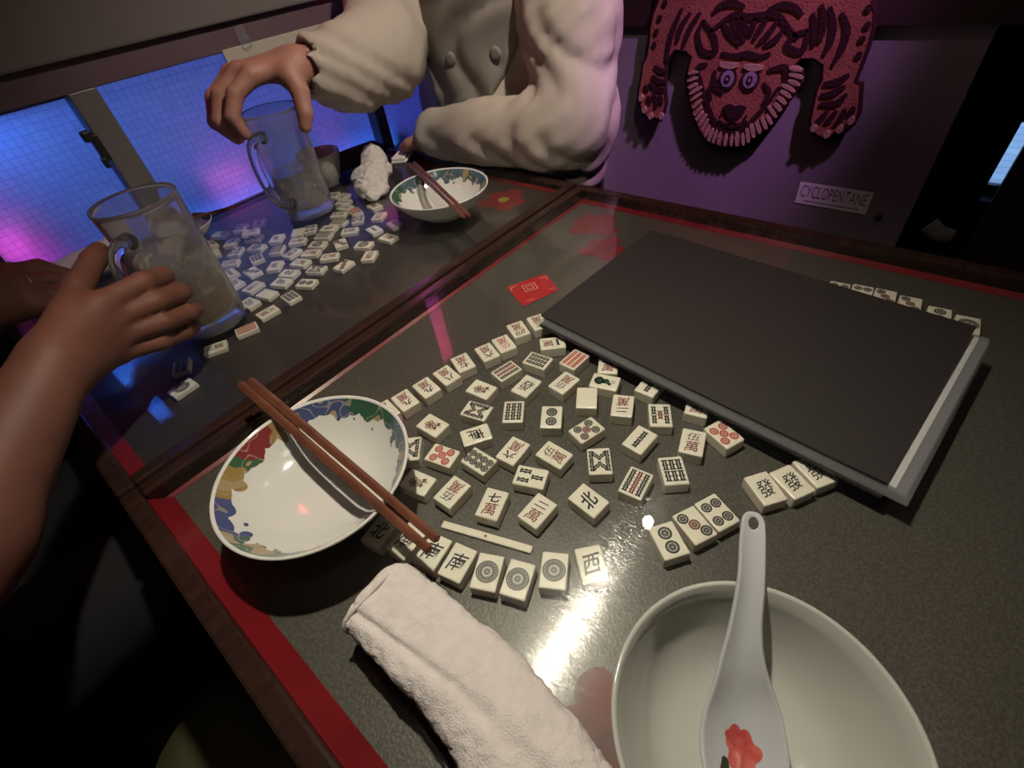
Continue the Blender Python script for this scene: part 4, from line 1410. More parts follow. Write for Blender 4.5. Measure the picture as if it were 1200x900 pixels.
def crumpled():
    e = tag(empty('crumpled_towel', (0.515, 0.822, 0.0)), 'crumpled white towel beside the far patterned bowl', 'towel')
    F = Field((0.43, 0.735, -0.004), (0.62, 0.92, 0.075), 0.0022)
    V = F.ell((0.505, 0.815, 0.014), (0.050, 0.030, 0.020), basis_from((0.75, 0.66, 0.25), (-0.66, 0.75, 0)))
    V = smin(V, F.ell((0.545, 0.850, 0.026), (0.036, 0.024, 0.026), basis_from((0.6, 0.8, 0.5), (-0.8, 0.6, 0))), 0.012)
    V = smin(V, F.cap((0.560, 0.862, 0.020), (0.566, 0.874, 0.044), 0.016, 0.006), 0.010)
    V = smin(V, F.cap((0.470, 0.772, 0.006), (0.505, 0.776, 0.006), 0.010, 0.007), 0.006)
    V = smin(V, F.cap((0.500, 0.840, 0.016), (0.540, 0.812, 0.022), 0.016, 0.012), 0.006)
    Z = F.Z
    V = np.maximum(V, 0.0004 - Z)
    me = F.mesh(V)
    me.update()
    nrm = [v.normal.copy() for v in me.vertices]
    for v, nn in zip(me.vertices, nrm):
        q = v.co.copy()
        w = Vector((q.x + 0.012 * fbm(q, 40, 1), q.y + 0.012 * fbm(q + Vector((3, 1, 0)), 40, 1), q.z))
        v.co = q + nn * (0.0085 * (0.5 - abs(mnoise.noise(w * 62))) - 0.002 + 0.0030 * (0.3 - abs(mnoise.noise(w * 150))))
        v.co.z = max(v.co.z, 0.0004)
        v.co -= e.location
    obj('towel_body', me, M['towel'], e, True)


crumpled()
nap = tag(empty('paper_napkin', (0.636, 0.880, 0.0), 0.5), 'pale folded paper napkin at the far table corner under the forearm', 'napkin')
bm = box_bm((-0.030, -0.016, 0.0), (0.030, 0.016, 0.004), 0.0015)
box_bm((-0.027, -0.013, 0.004), (0.029, 0.015, 0.010), 0.002, bm=bm)
obj('napkin_sheet', bm_mesh(bm), M['paper'], nap)

pouch = tag(empty('black_pouch', (0.560, 0.955, 0.0), math.radians(-14)), 'small black soft pouch on the far table behind the crumpled towel', 'pouch')
F = Field((-0.10, -0.035, -0.002), (0.10, 0.035, 0.05), 0.0025)
V = F.ell((0, 0, 0.014), (0.085, 0.022, 0.018))
V = smin(V, F.cap((-0.06, 0, 0.012), (0.055, 0.002, 0.022), 0.013, 0.012), 0.01)
V = np.maximum(V, 0.0004 - F.Z)
obj('pouch_body', F.mesh(V), M['black_cloth'], pouch, True)
obj('zip_pull', bm_mesh(box_bm((-0.070, -0.004, 0.026), (-0.052, 0.004, 0.030), 0.001)), M['metal'], pouch)


# ------------------------------------------------------------------ beer mugs
MUG = lathe_mesh([(0, 0.003), (0.030, 0.003), (0.034, 0.0), (0.0385, 0.0), (0.0408, 0.003), (0.0412, 0.012), (0.0418, 0.030), (0.0440, 0.140), (0.0450, 0.162), (0.0450, 0.1650), (0.0440, 0.1660),
                  (0.0428, 0.1648), (0.0420, 0.158), (0.0406, 0.140), (0.0382, 0.030), (0.0372, 0.0185), (0.030, 0.0160), (0, 0.0155)], 72)
HANDLE = tube_mesh(catmull([(0.0415, 0, 0.138), (0.058, 0, 0.1415), (0.076, 0, 0.132), (0.083, 0, 0.105), (0.080, 0, 0.070), (0.066, 0, 0.044), (0.0405, 0, 0.034)], 8), [0.0098] + [0.0072] * 46 + [0.0080, 0.0095], 14)


def mug(loc, rz, label):
    e = tag(empty('beer_mug', loc, rz), label, 'mug', 'glass beer mugs')
    obj('mug_body', MUG, M['mug'], e, True)
    obj('handle', HANDLE, M['mug_clear'], e, True)
    return e


mA = mug((0.118, 0.668, 0.0), math.radians(-137), 'glass mug with a little beer and foam traces, held by the bare hand')
mB = mug((0.386, 0.845, 0.0), math.radians(-151), 'empty misted glass mug gripped from above by the person in cream knitwear')


def beer_mat():
    m, nt, p, out = new_mat('amber_beer')
    nt.nodes.remove(p)
    tr = nd(nt, 'ShaderNodeBsdfTransparent'); tr.inputs[0].default_value = (0.55, 0.28, 0.04, 1)
    df = nd(nt, 'ShaderNodeBsdfDiffuse'); df.inputs[0].default_value = (0.36, 0.17, 0.018, 1)
    mx = nd(nt, 'ShaderNodeMixShader'); mx.inputs[0].default_value = 0.7
    nt.links.new(tr.outputs[0], mx.inputs[1]); nt.links.new(df.outputs[0], mx.inputs[2])
    nt.links.new(mx.outputs[0], out.inputs[0])
    return m


def foam_mat():
    m, nt, p, out = new_mat('clinging_foam')
    nt.nodes.remove(p)
    co = coords(nt)
    n = nd(nt, 'ShaderNodeTexVoronoi'); n.inputs['Scale'].default_value = 120
    n2 = nd(nt, 'ShaderNodeTexNoise'); n2.inputs['Scale'].default_value = 40; n2.inputs['Detail'].default_value = 4
    nt.links.new(co, n.inputs['Vector']); nt.links.new(co, n2.inputs['Vector'])
    f = mth(nt, 'MULTIPLY', mth(nt, 'SUBTRACT', mth(nt, 'ADD', n2.outputs[0], mth(nt, 'MULTIPLY', n.outputs['Distance'], 0.35)), 0.42), 2.6, True)
    tr = nd(nt, 'ShaderNodeBsdfTransparent')
    df = nd(nt, 'ShaderNodeBsdfDiffuse'); df.inputs[0].default_value = (0.66, 0.58, 0.52, 1)
    mx = nd(nt, 'ShaderNodeMixShader')
    nt.links.new(mth(nt, 'MULTIPLY', f, 0.55), mx.inputs[0])
    nt.links.new(tr.outputs[0], mx.inputs[1]); nt.links.new(df.outputs[0], mx.inputs[2])
    nt.links.new(mx.outputs[0], out.inputs[0])
    return m


M['beer'] = beer_mat()
M['foam'] = foam_mat()
obj('beer', lathe_mesh([(0, 0.0165), (0.0366, 0.019), (0.0378, 0.030), (0.0384, 0.052), (0.0384, 0.053), (0, 0.053)], 48), M['beer'], mA, True)
obj('foam_trace', lathe_mesh([(0.0380, 0.0535), (0.0392, 0.103), (0.0388, 0.103), (0.0376, 0.0535), (0.0380, 0.0535)], 48), M['foam'], mA, True)
obj('foam_ring', tube_mesh([(0.0372 * math.cos(a), 0.0372 * math.sin(a), 0.0545) for a in np.linspace(0, 2 * math.pi, 40)[:-1]], 0.0012, 6, True), M['foam'], mA, True)
obj('foam_trace', lathe_mesh([(0.0375, 0.021), (0.0388, 0.075), (0.0384, 0.075), (0.0371, 0.021), (0.0375, 0.021)], 48), M['foam'], mB, True)

# ------------------------------------------------------------------ tiger rug on the right wall
RUG_OUT = [(0.5025, 0.1963), (0.5111, 0.1783), (0.5154, 0.1565), (0.5156, 0.1337), (0.5183, 0.1135), (0.5262, 0.0995), (0.5271, 0.0817), (0.532, 0.0521), (0.5309, 0.0369), (0.52, 0.0183), (0.5047, 0.0057), (0.4957, 0.0104), (0.4813, 0.0058), (0.4761, 0.0217), (0.4732, 0.0371), (0.4778, 0.0589), (0.4801, 0.1009), (0.4732, 0.1146), (0.464, 0.1246), (0.4435, 0.1233), (0.4301, 0.1139), (0.434, 0.099), (0.4361, 0.0752), (0.4273, 0.0511), (0.4143, 0.0192), (0.4004, -0.0022), (0.3801, -0.0232), (0.3542, -0.028), (0.3299, -0.0271), (0.3109, -0.023), (0.2953, -0.0064), (0.2767, 0.0099), (0.2623, 0.0385), (0.2487, 0.0654), (0.2407, 0.0845), (0.2448, 0.0993), (0.2567, 0.1078), (0.2495, 0.1167), (0.231, 0.1172), (0.2148, 0.1091), (0.2104, 0.0889), (0.2137, 0.0737), (0.2123, 0.052), (0.2107, 0.0296), (0.2045, 0.0135), (0.1857, 0.0054), (0.1762, 0.0064), (0.1689, 0.0138), (0.1572, 0.0166), (0.1488, 0.0287), (0.146, 0.0477), (0.1533, 0.0741), (0.1557, 0.0856), (0.1651, 0.088), (0.164, 0.1106), (0.1629, 0.1323), (0.1641, 0.1555), (0.1688, 0.173), (0.1764, 0.1877)]
RUG_STRIPES = [[(0.4576, 0.1848), (0.4684, 0.1609), (0.4757, 0.1358), (0.4787, 0.1062)], [(0.4414, 0.1786), (0.4561, 0.1578), (0.4614, 0.136)], [(0.4244, 0.1784), (0.44, 0.1547), (0.4485, 0.1297)], [(0.5017, 0.0986), (0.4902, 0.0921), (0.4769, 0.0892)], [(0.5047, 0.0828), (0.4929, 0.0745), (0.4752, 0.0735)], [(0.5104, 0.07), (0.4961, 0.0617), (0.4759, 0.0592)], [(0.5192, 0.0659), (0.5115, 0.0553)], [(0.4998, 0.0523), (0.4917, 0.038), (0.4929, 0.0265)], [(0.4864, 0.0531), (0.4801, 0.035)], [(0.5109, 0.0479), (0.5051, 0.0332)], [(0.2094, 0.175), (0.196, 0.1545), (0.1955, 0.1308), (0.2018, 0.1085)], [(0.2273, 0.1829), (0.216, 0.1598), (0.2139, 0.1386), (0.2179, 0.1221)], [(0.2395, 0.1856), (0.2298, 0.1625), (0.2287, 0.1385)], [(0.2483, 0.1756), (0.2385, 0.1519), (0.2361, 0.1329)], [(0.1751, 0.0981), (0.1894, 0.0874), (0.2065, 0.0836)], [(0.1759, 0.0823), (0.1905, 0.0711), (0.2063, 0.067)], [(0.1698, 0.0723), (0.1804, 0.0581), (0.2043, 0.0548)], [(0.1892, 0.0465), (0.1953, 0.0349), (0.2024, 0.0262)], [(0.1771, 0.0475), (0.1825, 0.0344), (0.1883, 0.0275)], [(0.1661, 0.0514), (0.1673, 0.0358), (0.1735, 0.0256)], [(0.1554, 0.0553), (0.1564, 0.0399)], [(0.4023, 0.178), (0.3897, 0.1877), (0.3692, 0.19), (0.3511, 0.1841)], [(0.3142, 0.1807), (0.2964, 0.1856), (0.2771, 0.1826), (0.2625, 0.1732)], [(0.4034, 0.1517), (0.3823, 0.1663), (0.3662, 0.1747), (0.3451, 0.1716), (0.3253, 0.1727), (0.2997, 0.1737), (0.276, 0.1546), (0.2606, 0.1437)], [(0.3817, 0.1634), (0.3683, 0.1488), (0.3477, 0.1342)], [(0.3686, 0.169), (0.3547, 0.1518), (0.3416, 0.1387)], [(0.3553, 0.1717), (0.3455, 0.1575), (0.3379, 0.146)], [(0.3313, 0.1701), (0.3336, 0.1575), (0.3345, 0.146)], [(0.3119, 0.1712), (0.3212, 0.1546), (0.3281, 0.1403)], [(0.2952, 0.1683), (0.3067, 0.149), (0.3201, 0.1346)], [(0.2829, 0.1574), (0.2948, 0.1406), (0.3096, 0.1332)], [(0.4172, 0.1681), (0.4237, 0.1487), (0.4122, 0.124), (0.3892, 0.1229), (0.395, 0.1457), (0.4172, 0.1681)], [(0.2483, 0.1546), (0.2498, 0.127), (0.2734, 0.1323), (0.2675, 0.1464), (0.2483, 0.1546)], [(0.3846, 0.096), (0.3825, 0.073), (0.3629, 0.0606)], [(0.2949, 0.0993), (0.2691, 0.1033), (0.2647, 0.0791)], [(0.4101, 0.0851), (0.4005, 0.0618), (0.3835, 0.0313), (0.3652, 0.0074), (0.3439, 0.0003), (0.3174, 0.0047), (0.3026, 0.0239), (0.2838, 0.0524), (0.2722, 0.0756)], [(0.3662, 0.0128), (0.3372, 0.0064), (0.3129, 0.0195)], [(0.3778, 0.1216), (0.355, 0.1174), (0.3344, 0.121), (0.3128, 0.1175), (0.2972, 0.1232)], [(0.3996, 0.1052), (0.4161, 0.0982), (0.4116, 0.0817)]]
RUG_DOTS = [(0.4899, 0.1928), (0.498, 0.1719), (0.5023, 0.1516), (0.5047, 0.1322), (0.177, 0.1794), (0.1716, 0.1596), (0.1728, 0.143), (0.1704, 0.1232)]
RUG_FRINGE = [(0.4305, 0.101), (0.4325, 0.0773), (0.4238, 0.0534), (0.4109, 0.0218), (0.3972, 0.0006), (0.377, -0.0203), (0.3513, -0.025), (0.3272, -0.0241), (0.3084, -0.02), (0.2929, -0.0036), (0.2744, 0.0125), (0.2601, 0.041), (0.2467, 0.0677), (0.2388, 0.0865), (0.2428, 0.1013)]
RUG_CLAWS = [(0.516, 0.0228), (0.501, 0.0123), (0.478, 0.0143), (0.5245, 0.0433), (0.2022, 0.0196), (0.1804, 0.0118), (0.1644, 0.0216), (0.152, 0.0355)]
RUG_EYES = [(0.3597, 0.0841), (0.3212, 0.0842)]
RUG_BROWS = [(0.3615, 0.1039), (0.3198, 0.1021)]
RUG_NOSE = (0.3381, 0.0314)


def ribbon(pts, w, th, x):
    """flat strip following pts (y,z) on the wall plane x, standing th proud"""
    c = catmull([Vector((p[0], p[1], 0)) for p in pts], 6)
    L, R_ = [], []
    n = len(c)
    for i, p in enumerate(c):
        d = (c[min(i + 1, n - 1)] - c[max(i - 1, 0)]).normalized()
        nn = Vector((-d.y, d.x, 0))
        f = w * (0.35 + 0.65 * math.sin(math.pi * (0.08 + 0.84 * i / (n - 1))))
        L.append(p + nn * f)
        R_.append(p - nn * f)
    vs_ = []
    for k in (0, th):
        vs_ += [(x - k, p.x, p.y) for p in L] + [(x - k, p.x, p.y) for p in R_]
    fs = []
    for i in range(n - 1):
        fs.append((2 * n + i, 2 * n + i + 1, 3 * n + i + 1, 3 * n + i))
        fs.append((i, i + 1, 2 * n + i + 1, 2 * n + i))
        fs.append((n + i, 3 * n + i, 3 * n + i + 1, n + i + 1))
    fs += [(0, 2 * n, 3 * n, n), (n - 1, 2 * n - 1, 4 * n - 1, 3 * n - 1)]
    bm = bmesh.new(); bm.from_mesh(mesh_of(vs_, fs))
    return bm_mesh(bm)


def disc(c, r, th, x, n=18, sq=1.0):
    return poly_plate([(c[0] + r * math.cos(a), c[1] + r * sq * math.sin(a)) for a in np.linspace(0, 2 * math.pi, n + 1)[:-1]], th, 'x', x)


def tiger_rug():
    t = tag(empty('tiger_rug', (0.99, 0.34, 0.0)), 'tiger-shaped wool rug hanging head down on the right wall', 'rug')
    off = Vector((-0.99, -0.34, 0.0))
    def put(name, me, mat, parent=t):
        for v in me.vertices:
            v.co += off
        return obj(name, me, mat, parent)
    top = [(0.19, 0.35), (0.165, 0.52), (0.135, 0.63), (0.17, 0.69), (0.235, 0.63), (0.29, 0.60), (0.325, 0.66), (0.33, 0.90), (0.355, 0.90), (0.36, 0.66), (0.40, 0.60), (0.46, 0.63), (0.52, 0.69), (0.55, 0.63), (0.515, 0.52), (0.49, 0.35)]
    body = put('rug_body', poly_plate(RUG_OUT + top, 0.011, 'x', 0.9905), M['rug'])
    cx = sum(p[0] for p in RUG_OUT) / len(RUG_OUT)
    edge = [(p[0], p[1]) for p in RUG_OUT]
    put('dark_border', tube_mesh([Vector((0.983, y, z)) for y, z in edge], 0.0042, 6), M['rug_dark'], t)
    X = 0.9796
    for s in RUG_STRIPES:
        put('stripe', ribbon(s, 0.0048, 0.0022, X), M['rug_dark'])
    for d in RUG_DOTS:
        put('spot', disc(d, 0.0048, 0.0022, X, 10), M['rug_dark'])
    for k in range(7):          # body stripes further up the rug
        z = 0.26 + 0.055 * k
        for s in (-1, 1):
            put('stripe', ribbon([(0.34 + s * 0.135, z + 0.02), (0.34 + s * 0.09, z + 0.006), (0.34 + s * 0.035, z - 0.012)], 0.0075, 0.0022, X), M['rug_dark'])
    # pale ruff tufts round the head
    path = catmull([Vector((p[0], p[1], 0)) for p in RUG_FRINGE], 8)
    acc, last, cen = 0.0, None, Vector((0.345, 0.075, 0))
    for i in range(1, len(path)):
        acc += (path[i] - path[i - 1]).length
        if acc > 0.0098:
            acc = 0.0
            p = path[i]
            inn = (cen - p).normalized()
            inn = (inn + Vector((0, 0.35, 0))).normalized()
            q = 0.017 + 0.009 * random.random()
            put('ruff_tuft', ribbon([(p.x, p.y), (p.x + inn.x * q * 0.5, p.y + inn.y * q * 0.5 + 0.001), (p.x + inn.x * q, p.y + inn.y * q)], 0.0026 + 0.0012 * random.random(), 0.0034, X), M['rug_pale'])
    for c in RUG_CLAWS:
        put('claw', disc(c, 0.0050, 0.004, X, 10, 1.25), M['rug_pale'])
    for c in RUG_EYES:
        e = put('eye', disc(c, 0.0155, 0.0024, X, 20, 1.1), M['rug_dark'])
        put('iris', disc(c, 0.0115, 0.0034, X, 16, 1.1), M['rug_blue'], e)
        put('pupil', disc(c, 0.0050, 0.0044, X, 12, 1.3), M['rug_dark'], e)
        put('pupil_centre', disc(c, 0.0022, 0.0052, X, 8, 1.3), M['rug_blue'], e)
    for c in RUG_BROWS:
        put('brow', ribbon([(c[0] + 0.016, c[1] + 0.002), (c[0], c[1]), (c[0] - 0.016, c[1] + 0.001)], 0.0050, 0.0030, X), M['rug_pale'])
    a, b = RUG_NOSE
    put('nose', poly_plate([(a + 0.020, b + 0.010), (a + 0.010, b + 0.014), (a, b + 0.011), (a - 0.010, b + 0.014), (a - 0.020, b + 0.010), (a - 0.017, b + 0.001), (a - 0.006, b - 0.010), (a, b - 0.013), (a + 0.006, b - 0.010), (a + 0.017, b + 0.001)], 0.0032, 'x', X), M['rug_dark'])
    for s in (-1, 1):
        put('muzzle_line', ribbon([(a, b - 0.012), (a + s * 0.012, b - 0.020), (a + s * 0.026, b - 0.014)], 0.0022, 0.0026, X), M['rug_dark'])
        put('whisker_spot', disc((a + s * 0.022, b - 0.004), 0.0022, 0.0026, X, 8), M['rug_dark'])
        put('cheek_stripe', ribbon([(a + s * 0.040, b + 0.050), (a + s * 0.052, b + 0.036), (a + s * 0.046, b + 0.018)], 0.0034, 0.0024, X), M['rug_dark'])
    return t


tiger_rug()

# sticker on the panel
stk = tag(empty('wall_sticker', (0.9995, 0.1445, -0.0985)), 'white rectangular sticker with black CYCLOPENTANE lettering on the right wall', 'sticker')
M['sticker'] = pmat('white_sticker', (0.74, 0.68, 0.72), 0.5)
M['sticker_ink'] = pmat('sticker_black_ink', (0.02, 0.015, 0.02), 0.5)
obj('sticker_sheet', bm_mesh(box_bm((-0.0006, -0.0585, -0.0195), (0.0, 0.0585, 0.0195))), M['sticker'], stk)


def wall_text(body, w, h, cz, mat, name, bold=0.0):
    v, f, asp = glyph(body, bold)
    return obj(name, mesh_of([(-0.0009, -p[0] * w, cz + p[1] * h) for p in v], f), mat, stk)


wall_text('CYCLOPENTANE', 0.106, 0.021, 0.0045, M['sticker_ink'], 'lettering', -0.012)
bm = bmesh.new()
yy = 0.045
while yy > -0.045:          # line of print too small to read
    ww = random.uniform(0.0012, 0.0034)
    q = [bm.verts.new((-0.0009, yy, -0.0140)), bm.verts.new((-0.0009, yy - ww, -0.0140)), bm.verts.new((-0.0009, yy - ww, -0.0122)), bm.verts.new((-0.0009, yy, -0.0122))]
    bm.faces.new(q)
    yy -= ww + random.uniform(0.0006, 0.0014)
obj('small_print', bm_mesh(bm), M['sticker_ink'], stk)
kn = tag(empty('wall_peg', (0.9995, 0.066, -0.116)), 'tiny dark screw peg on the wall right of the sticker', 'peg')
obj('knob_head', lathe_mesh([(0, 0.008), (0.004, 0.0075), (0.0055, 0.004), (0.0045, 0.0), (0, 0)], 16), M['black'], kn, True).rotation_euler = (0, -math.pi / 2, 0)

# ------------------------------------------------------------------ dark doorway at the right
cur = tag(empty('black_curtain', (1.045, -0.012, -0.70)), 'black hanging curtain at the right beside the tiger rug wall', 'curtain')
vs_, fs = [], []
ny, nz = 60, 12
for k in (0, 1):
    for i in range(ny + 1):
        for j in range(nz + 1):
            y = -0.040 + 0.080 * i / ny
            vs_.append((0.010 * math.sin(i * 0.9) * (1 - 0.3 * j / nz) + 0.004 * k, y, 0.85 * j / nz))
n1 = (ny + 1) * (nz + 1)
for k in (0, 1):
    for i in range(ny):
        for j in range(nz):
            a = k * n1 + i * (nz + 1) + j
            fs.append((a, a + 1, a + nz + 2, a + nz + 1))
obj('curtain_cloth', mesh_of(vs_, fs), M['black_cloth'], cur, True)
tie = obj('tieback', tube_mesh(catmull([(-0.016, -0.030, 0.555), (-0.022, -0.012, 0.560), (-0.020, 0.006, 0.572)], 6), 0.009, 10, squash=1.6), pmat('grey_cloth', (0.16, 0.16, 0.15), 0.9), cur, True)
struct(box('door_1', (1.03, -0.80, -0.72), (1.06, -0.068, 0.157), M['maroon'], None, 0.003))
w3 = struct(empty('window_3', (0, 0, 0)))
obj('pane', bm_mesh(box_bm((1.28, -0.40, -0.145), (1.284, 0.02, 0.157))), M['pane'], w3)
box('sill_rail', (1.27, -0.40, -0.165), (1.30, 0.02, -0.145), M['frame_metal'], w3)
box('window_bar', (1.27, -0.40, -0.035), (1.28, 0.02, -0.028), M['frame_metal'], w3)
box('window_bar', (1.27, -0.40, -0.012), (1.28, 0.02, -0.006), M['frame_metal'], w3)
add_light('alley_glow', 'AREA', (1.75, -0.10, 0.0), 5.0, (0.30, 0.58, 1.0), (1.28, -0.08, 0.0), shape='RECTANGLE', size=0.6, size_y=0.5)
wallbox('wall_alley', (1.24, -2.0, -0.72), (1.28, -0.40, 0.157), M['darkwall'])
wallbox('wall_alley_low', (1.24, -0.40, -0.72), (1.28, 0.045, -0.165), M['darkwall'])
wallbox('wall_alley_top', (1.24, -2.0, 0.157), (1.28, 1.14, 1.75), M['darkwall'])
# hanging chain
ch = tag(empty('hanging_chain', (1.02, -0.047, -0.02)), 'small dark chain hanging against the blue light at the right', 'chain')
for k in range(7):
    me = tube_mesh([((0.0022 * math.cos(a)) if k % 2 else 0.0, 0.0 if k % 2 else 0.0022 * math.cos(a), -0.0072 * k + 0.0046 * math.sin(a)) for a in np.linspace(0, 2 * math.pi, 15)[:-1]], 0.0009, 6, True)
    obj('chain_link', me, M['black'], ch, True)

# ------------------------------------------------------------------ stool in the dark at the lower left
stool = tag(empty('stool', (-0.235, 0.470, -0.72)), 'dim olive cushioned stool in the dark at the lower left', 'stool')
obj('cushion', lathe_mesh([(0, 0), (0.10, 0), (0.112, 0.012), (0.114, 0.03), (0.105, 0.045), (0.06, 0.052), (0, 0.053)], 40), M['olive_vinyl'], stool, True).location = (0, 0, 0.20)
for k in range(4):
    a = k * math.pi / 2 + 0.5
    obj('leg', tube_mesh([(0.075 * math.cos(a), 0.075 * math.sin(a), 0.20), (0.095 * math.cos(a), 0.095 * math.sin(a), 0.0)], 0.010, 10), M['metal'], stool, True)

# ------------------------------------------------------------------ people
def head_mesh(c, face, scale=1.0):
    """head with face towards direction `face` (unit xy)"""
    f = np.array([face[0], face[1], 0.0]); s = np.array([-face[1], face[0], 0.0])
    c = np.array(c, float)
    up = np.array([0, 0, 1.0])
    F = Field(c - 0.15, c + np.array([0.15, 0.15, 0.16]), 0.005)
    P = lambda a, b, d: c + f * a + s * b + up * d
    B = (f, s, up)
    V = F.ell(P(-0.012, 0, 0.035), (0.098, 0.076, 0.088), B)
    V = smin(V, F.ell(P(0.022, 0, -0.045), (0.066, 0.058, 0.070), B), 0.04)
    V = smin(V, F.cap(P(0.088, 0, 0.012), P(0.104, 0, -0.024), 0.008, 0.013), 0.014)
    for b in (-1, 1):
        V = smin(V, F.ell(P(-0.010, b * 0.078, -0.010), (0.020, 0.010, 0.032), B), 0.010)
        V = np.maximum(V, -F.ell(P(0.094, b * 0.032, 0.004), (0.016, 0.017, 0.010), B)) if True else V
        V = smin(V, F.ell(P(0.078, b * 0.032, 0.003), (0.014, 0.014, 0.010), B), 0.003)
    V = smin(V, F.cap(P(0.080, -0.020, -0.058), P(0.080, 0.020, -0.058), 0.008, 0.008), 0.008)
    V = smin(V, F.cap(P(-0.012, 0, -0.07), P(-0.022, 0, -0.145), 0.052, 0.056), 0.03)
    skin = F.mesh(V)
    H = F.ell(P(-0.020, 0, 0.048), (0.108, 0.088, 0.094), B)
    H = smin(H, F.ell(P(-0.055, 0, 0.0), (0.066, 0.080, 0.085), B), 0.03)
    H = np.maximum(H, -F.ell(P(0.075, 0, -0.045), (0.075, 0.085, 0.085), B))
    hair = F.mesh(H)
    return skin, hair


def hand_field(F, palm, fingers, k=0.010):
    V = palm
    out = None
    for pts, rs in fingers:
        q = smin(palm, F.chain(pts, rs, 0.003), k)
        out = q if out is None else np.minimum(out, q)
    return out


# ---- person at the left, right hand round the mug handle
def person_left():
    e = tag(empty('person', (-0.42, 0.66, -0.72)), 'person with bare forearms at the left edge, holding the beer mug by its handle', 'person')
    o0 = Vector((-0.42, 0.66, -0.72))
    F = Field((-0.31, 0.34, -0.06), (0.125, 0.665, 0.175), 0.0026)
    wrist = np.array((-0.0371, 0.5249, 0.1060)); elbow = np.array((-0.245, 0.395, 0.020))
    palm = F.chain([elbow, wrist * 0.45 + elbow * 0.55, wrist], [0.043, 0.041, 0.0275], 0.02)
    kn = [(0.0238, 0.5590, 0.1235), (0.0200, 0.5560, 0.1085), (0.0140, 0.5535, 0.0935), (0.0070, 0.5550, 0.0790)]
    for i, p in enumerate(kn):
        palm = smin(palm, F.chain([wrist + np.array((0.008, 0.004, 0.010 - 0.007 * i)), p], [0.0155, 0.0122], 0.004), 0.016)
    palm = smin(palm, F.cap((-0.020, 0.542, 0.118), (0.004, 0.566, 0.128), 0.017, 0.013), 0.014)
    fg = [([(0.0238, 0.5590, 0.1235), (0.0663, 0.5730, 0.1195), (0.0880, 0.5950, 0.1085), (0.0930, 0.6130, 0.0990)], [0.0118, 0.0106, 0.0098, 0.0082]),
          ([(0.0200, 0.5560, 0.1085), (0.0640, 0.5640, 0.1010), (0.0900, 0.5870, 0.0885), (0.0985, 0.6080, 0.0780)], [0.0120, 0.0108, 0.0100, 0.0084]),
          ([(0.0140, 0.5535, 0.0935), (0.0570, 0.5580, 0.0820), (0.0840, 0.5780, 0.0690), (0.0960, 0.6000, 0.0580)], [0.0116, 0.0104, 0.0096, 0.0082]),
          ([(0.0070, 0.5550, 0.0790), (0.0440, 0.5580, 0.0655), (0.0680, 0.5740, 0.0540), (0.0820, 0.5950, 0.0430)], [0.0105, 0.0094, 0.0086, 0.0074]),
          ([(-0.008, 0.5520, 0.1240), (0.0200, 0.5860, 0.1350), (0.0480, 0.6180, 0.1420), (0.0580, 0.6300, 0.1440)], [0.0145, 0.0124, 0.0108, 0.0090])]
    V = hand_field(F, palm, fg, 0.007)
    right_arm = smooth_mesh(F.mesh(V), 1)
    # left arm, further back
    F = Field((-0.36, 0.68, -0.04), (0.075, 0.95, 0.20), 0.003)
    w = np.array((-0.085, 0.772, 0.098)); el = np.array((-0.290, 0.880, 0.030))
    palm = F.chain([el, w], [0.042, 0.027], 0.02)
    for i in range(4):
        palm = smin(palm, F.cap(w + np.array((0.006, 0.0, 0.012 - 0.009 * i)), (-0.018, 0.782 - 0.010 * i, 0.112 - 0.011 * i), 0.015, 0.012), 0.014)
    fg = [([(-0.018, 0.782, 0.112), (0.010, 0.787, 0.104), (0.030, 0.780, 0.084)], [0.0115, 0.0105, 0.0085]),
          ([(-0.018, 0.772, 0.101), (0.012, 0.772, 0.090), (0.030, 0.766, 0.068)], [0.0115, 0.0105, 0.0085]),
          ([(-0.018, 0.762, 0.090), (0.008, 0.758, 0.076), (0.022, 0.752, 0.056)], [0.0112, 0.0100, 0.0082]),
          ([(-0.018, 0.752, 0.079), (0.002, 0.746, 0.064), (0.012, 0.742, 0.048)], [0.0102, 0.0092, 0.0075]),
          ([(-0.070, 0.778, 0.112), (-0.040, 0.800, 0.118), (-0.012, 0.806, 0.108)], [0.0140, 0.0120, 0.0095])]
    left_arm = smooth_mesh(F.mesh(hand_field(F, palm, fg, 0.007)), 1)
    skin, hair = head_mesh((-0.40, 0.66, 0.62), (1.0, 0.0))
    F = Field((-0.56, 0.40, -0.05), (-0.18, 0.93, 0.50), 0.011)
    V = F.chain([(-0.405, 0.66, 0.44), (-0.42, 0.66, 0.32)], [0.055, 0.075], 0.03)
    V = smin(V, F.chain([(-0.255, 0.395, 0.015), (-0.36, 0.475, 0.26)], [0.043, 0.055], 0.02), 0.03)
    V = smin(V, F.chain([(-0.295, 0.880, 0.030), (-0.38, 0.845, 0.26)], [0.042, 0.055], 0.02), 0.03)
    V = smin(V, F.cap((-0.36, 0.475, 0.27), (-0.38, 0.845, 0.27), 0.06, 0.06), 0.05)
    trunk = F.mesh(V)
    body = join_meshes([right_arm, left_arm, skin, trunk])
    F = Field((-0.62, 0.36, -0.30), (-0.16, 0.96, 0.46), 0.011)
    V = F.ell((-0.425, 0.66, 0.20), (0.115, 0.185, 0.21))
    V = smin(V, F.ell((-0.43, 0.66, -0.02), (0.12, 0.17, 0.20)), 0.08)
    V = smin(V, F.chain([(-0.37, 0.48, 0.29), (-0.285, 0.425, 0.10)], [0.078, 0.064], 0.02), 0.04)
    V = smin(V, F.chain([(-0.39, 0.845, 0.29), (-0.325, 0.868, 0.10)], [0.078, 0.064], 0.02), 0.04)
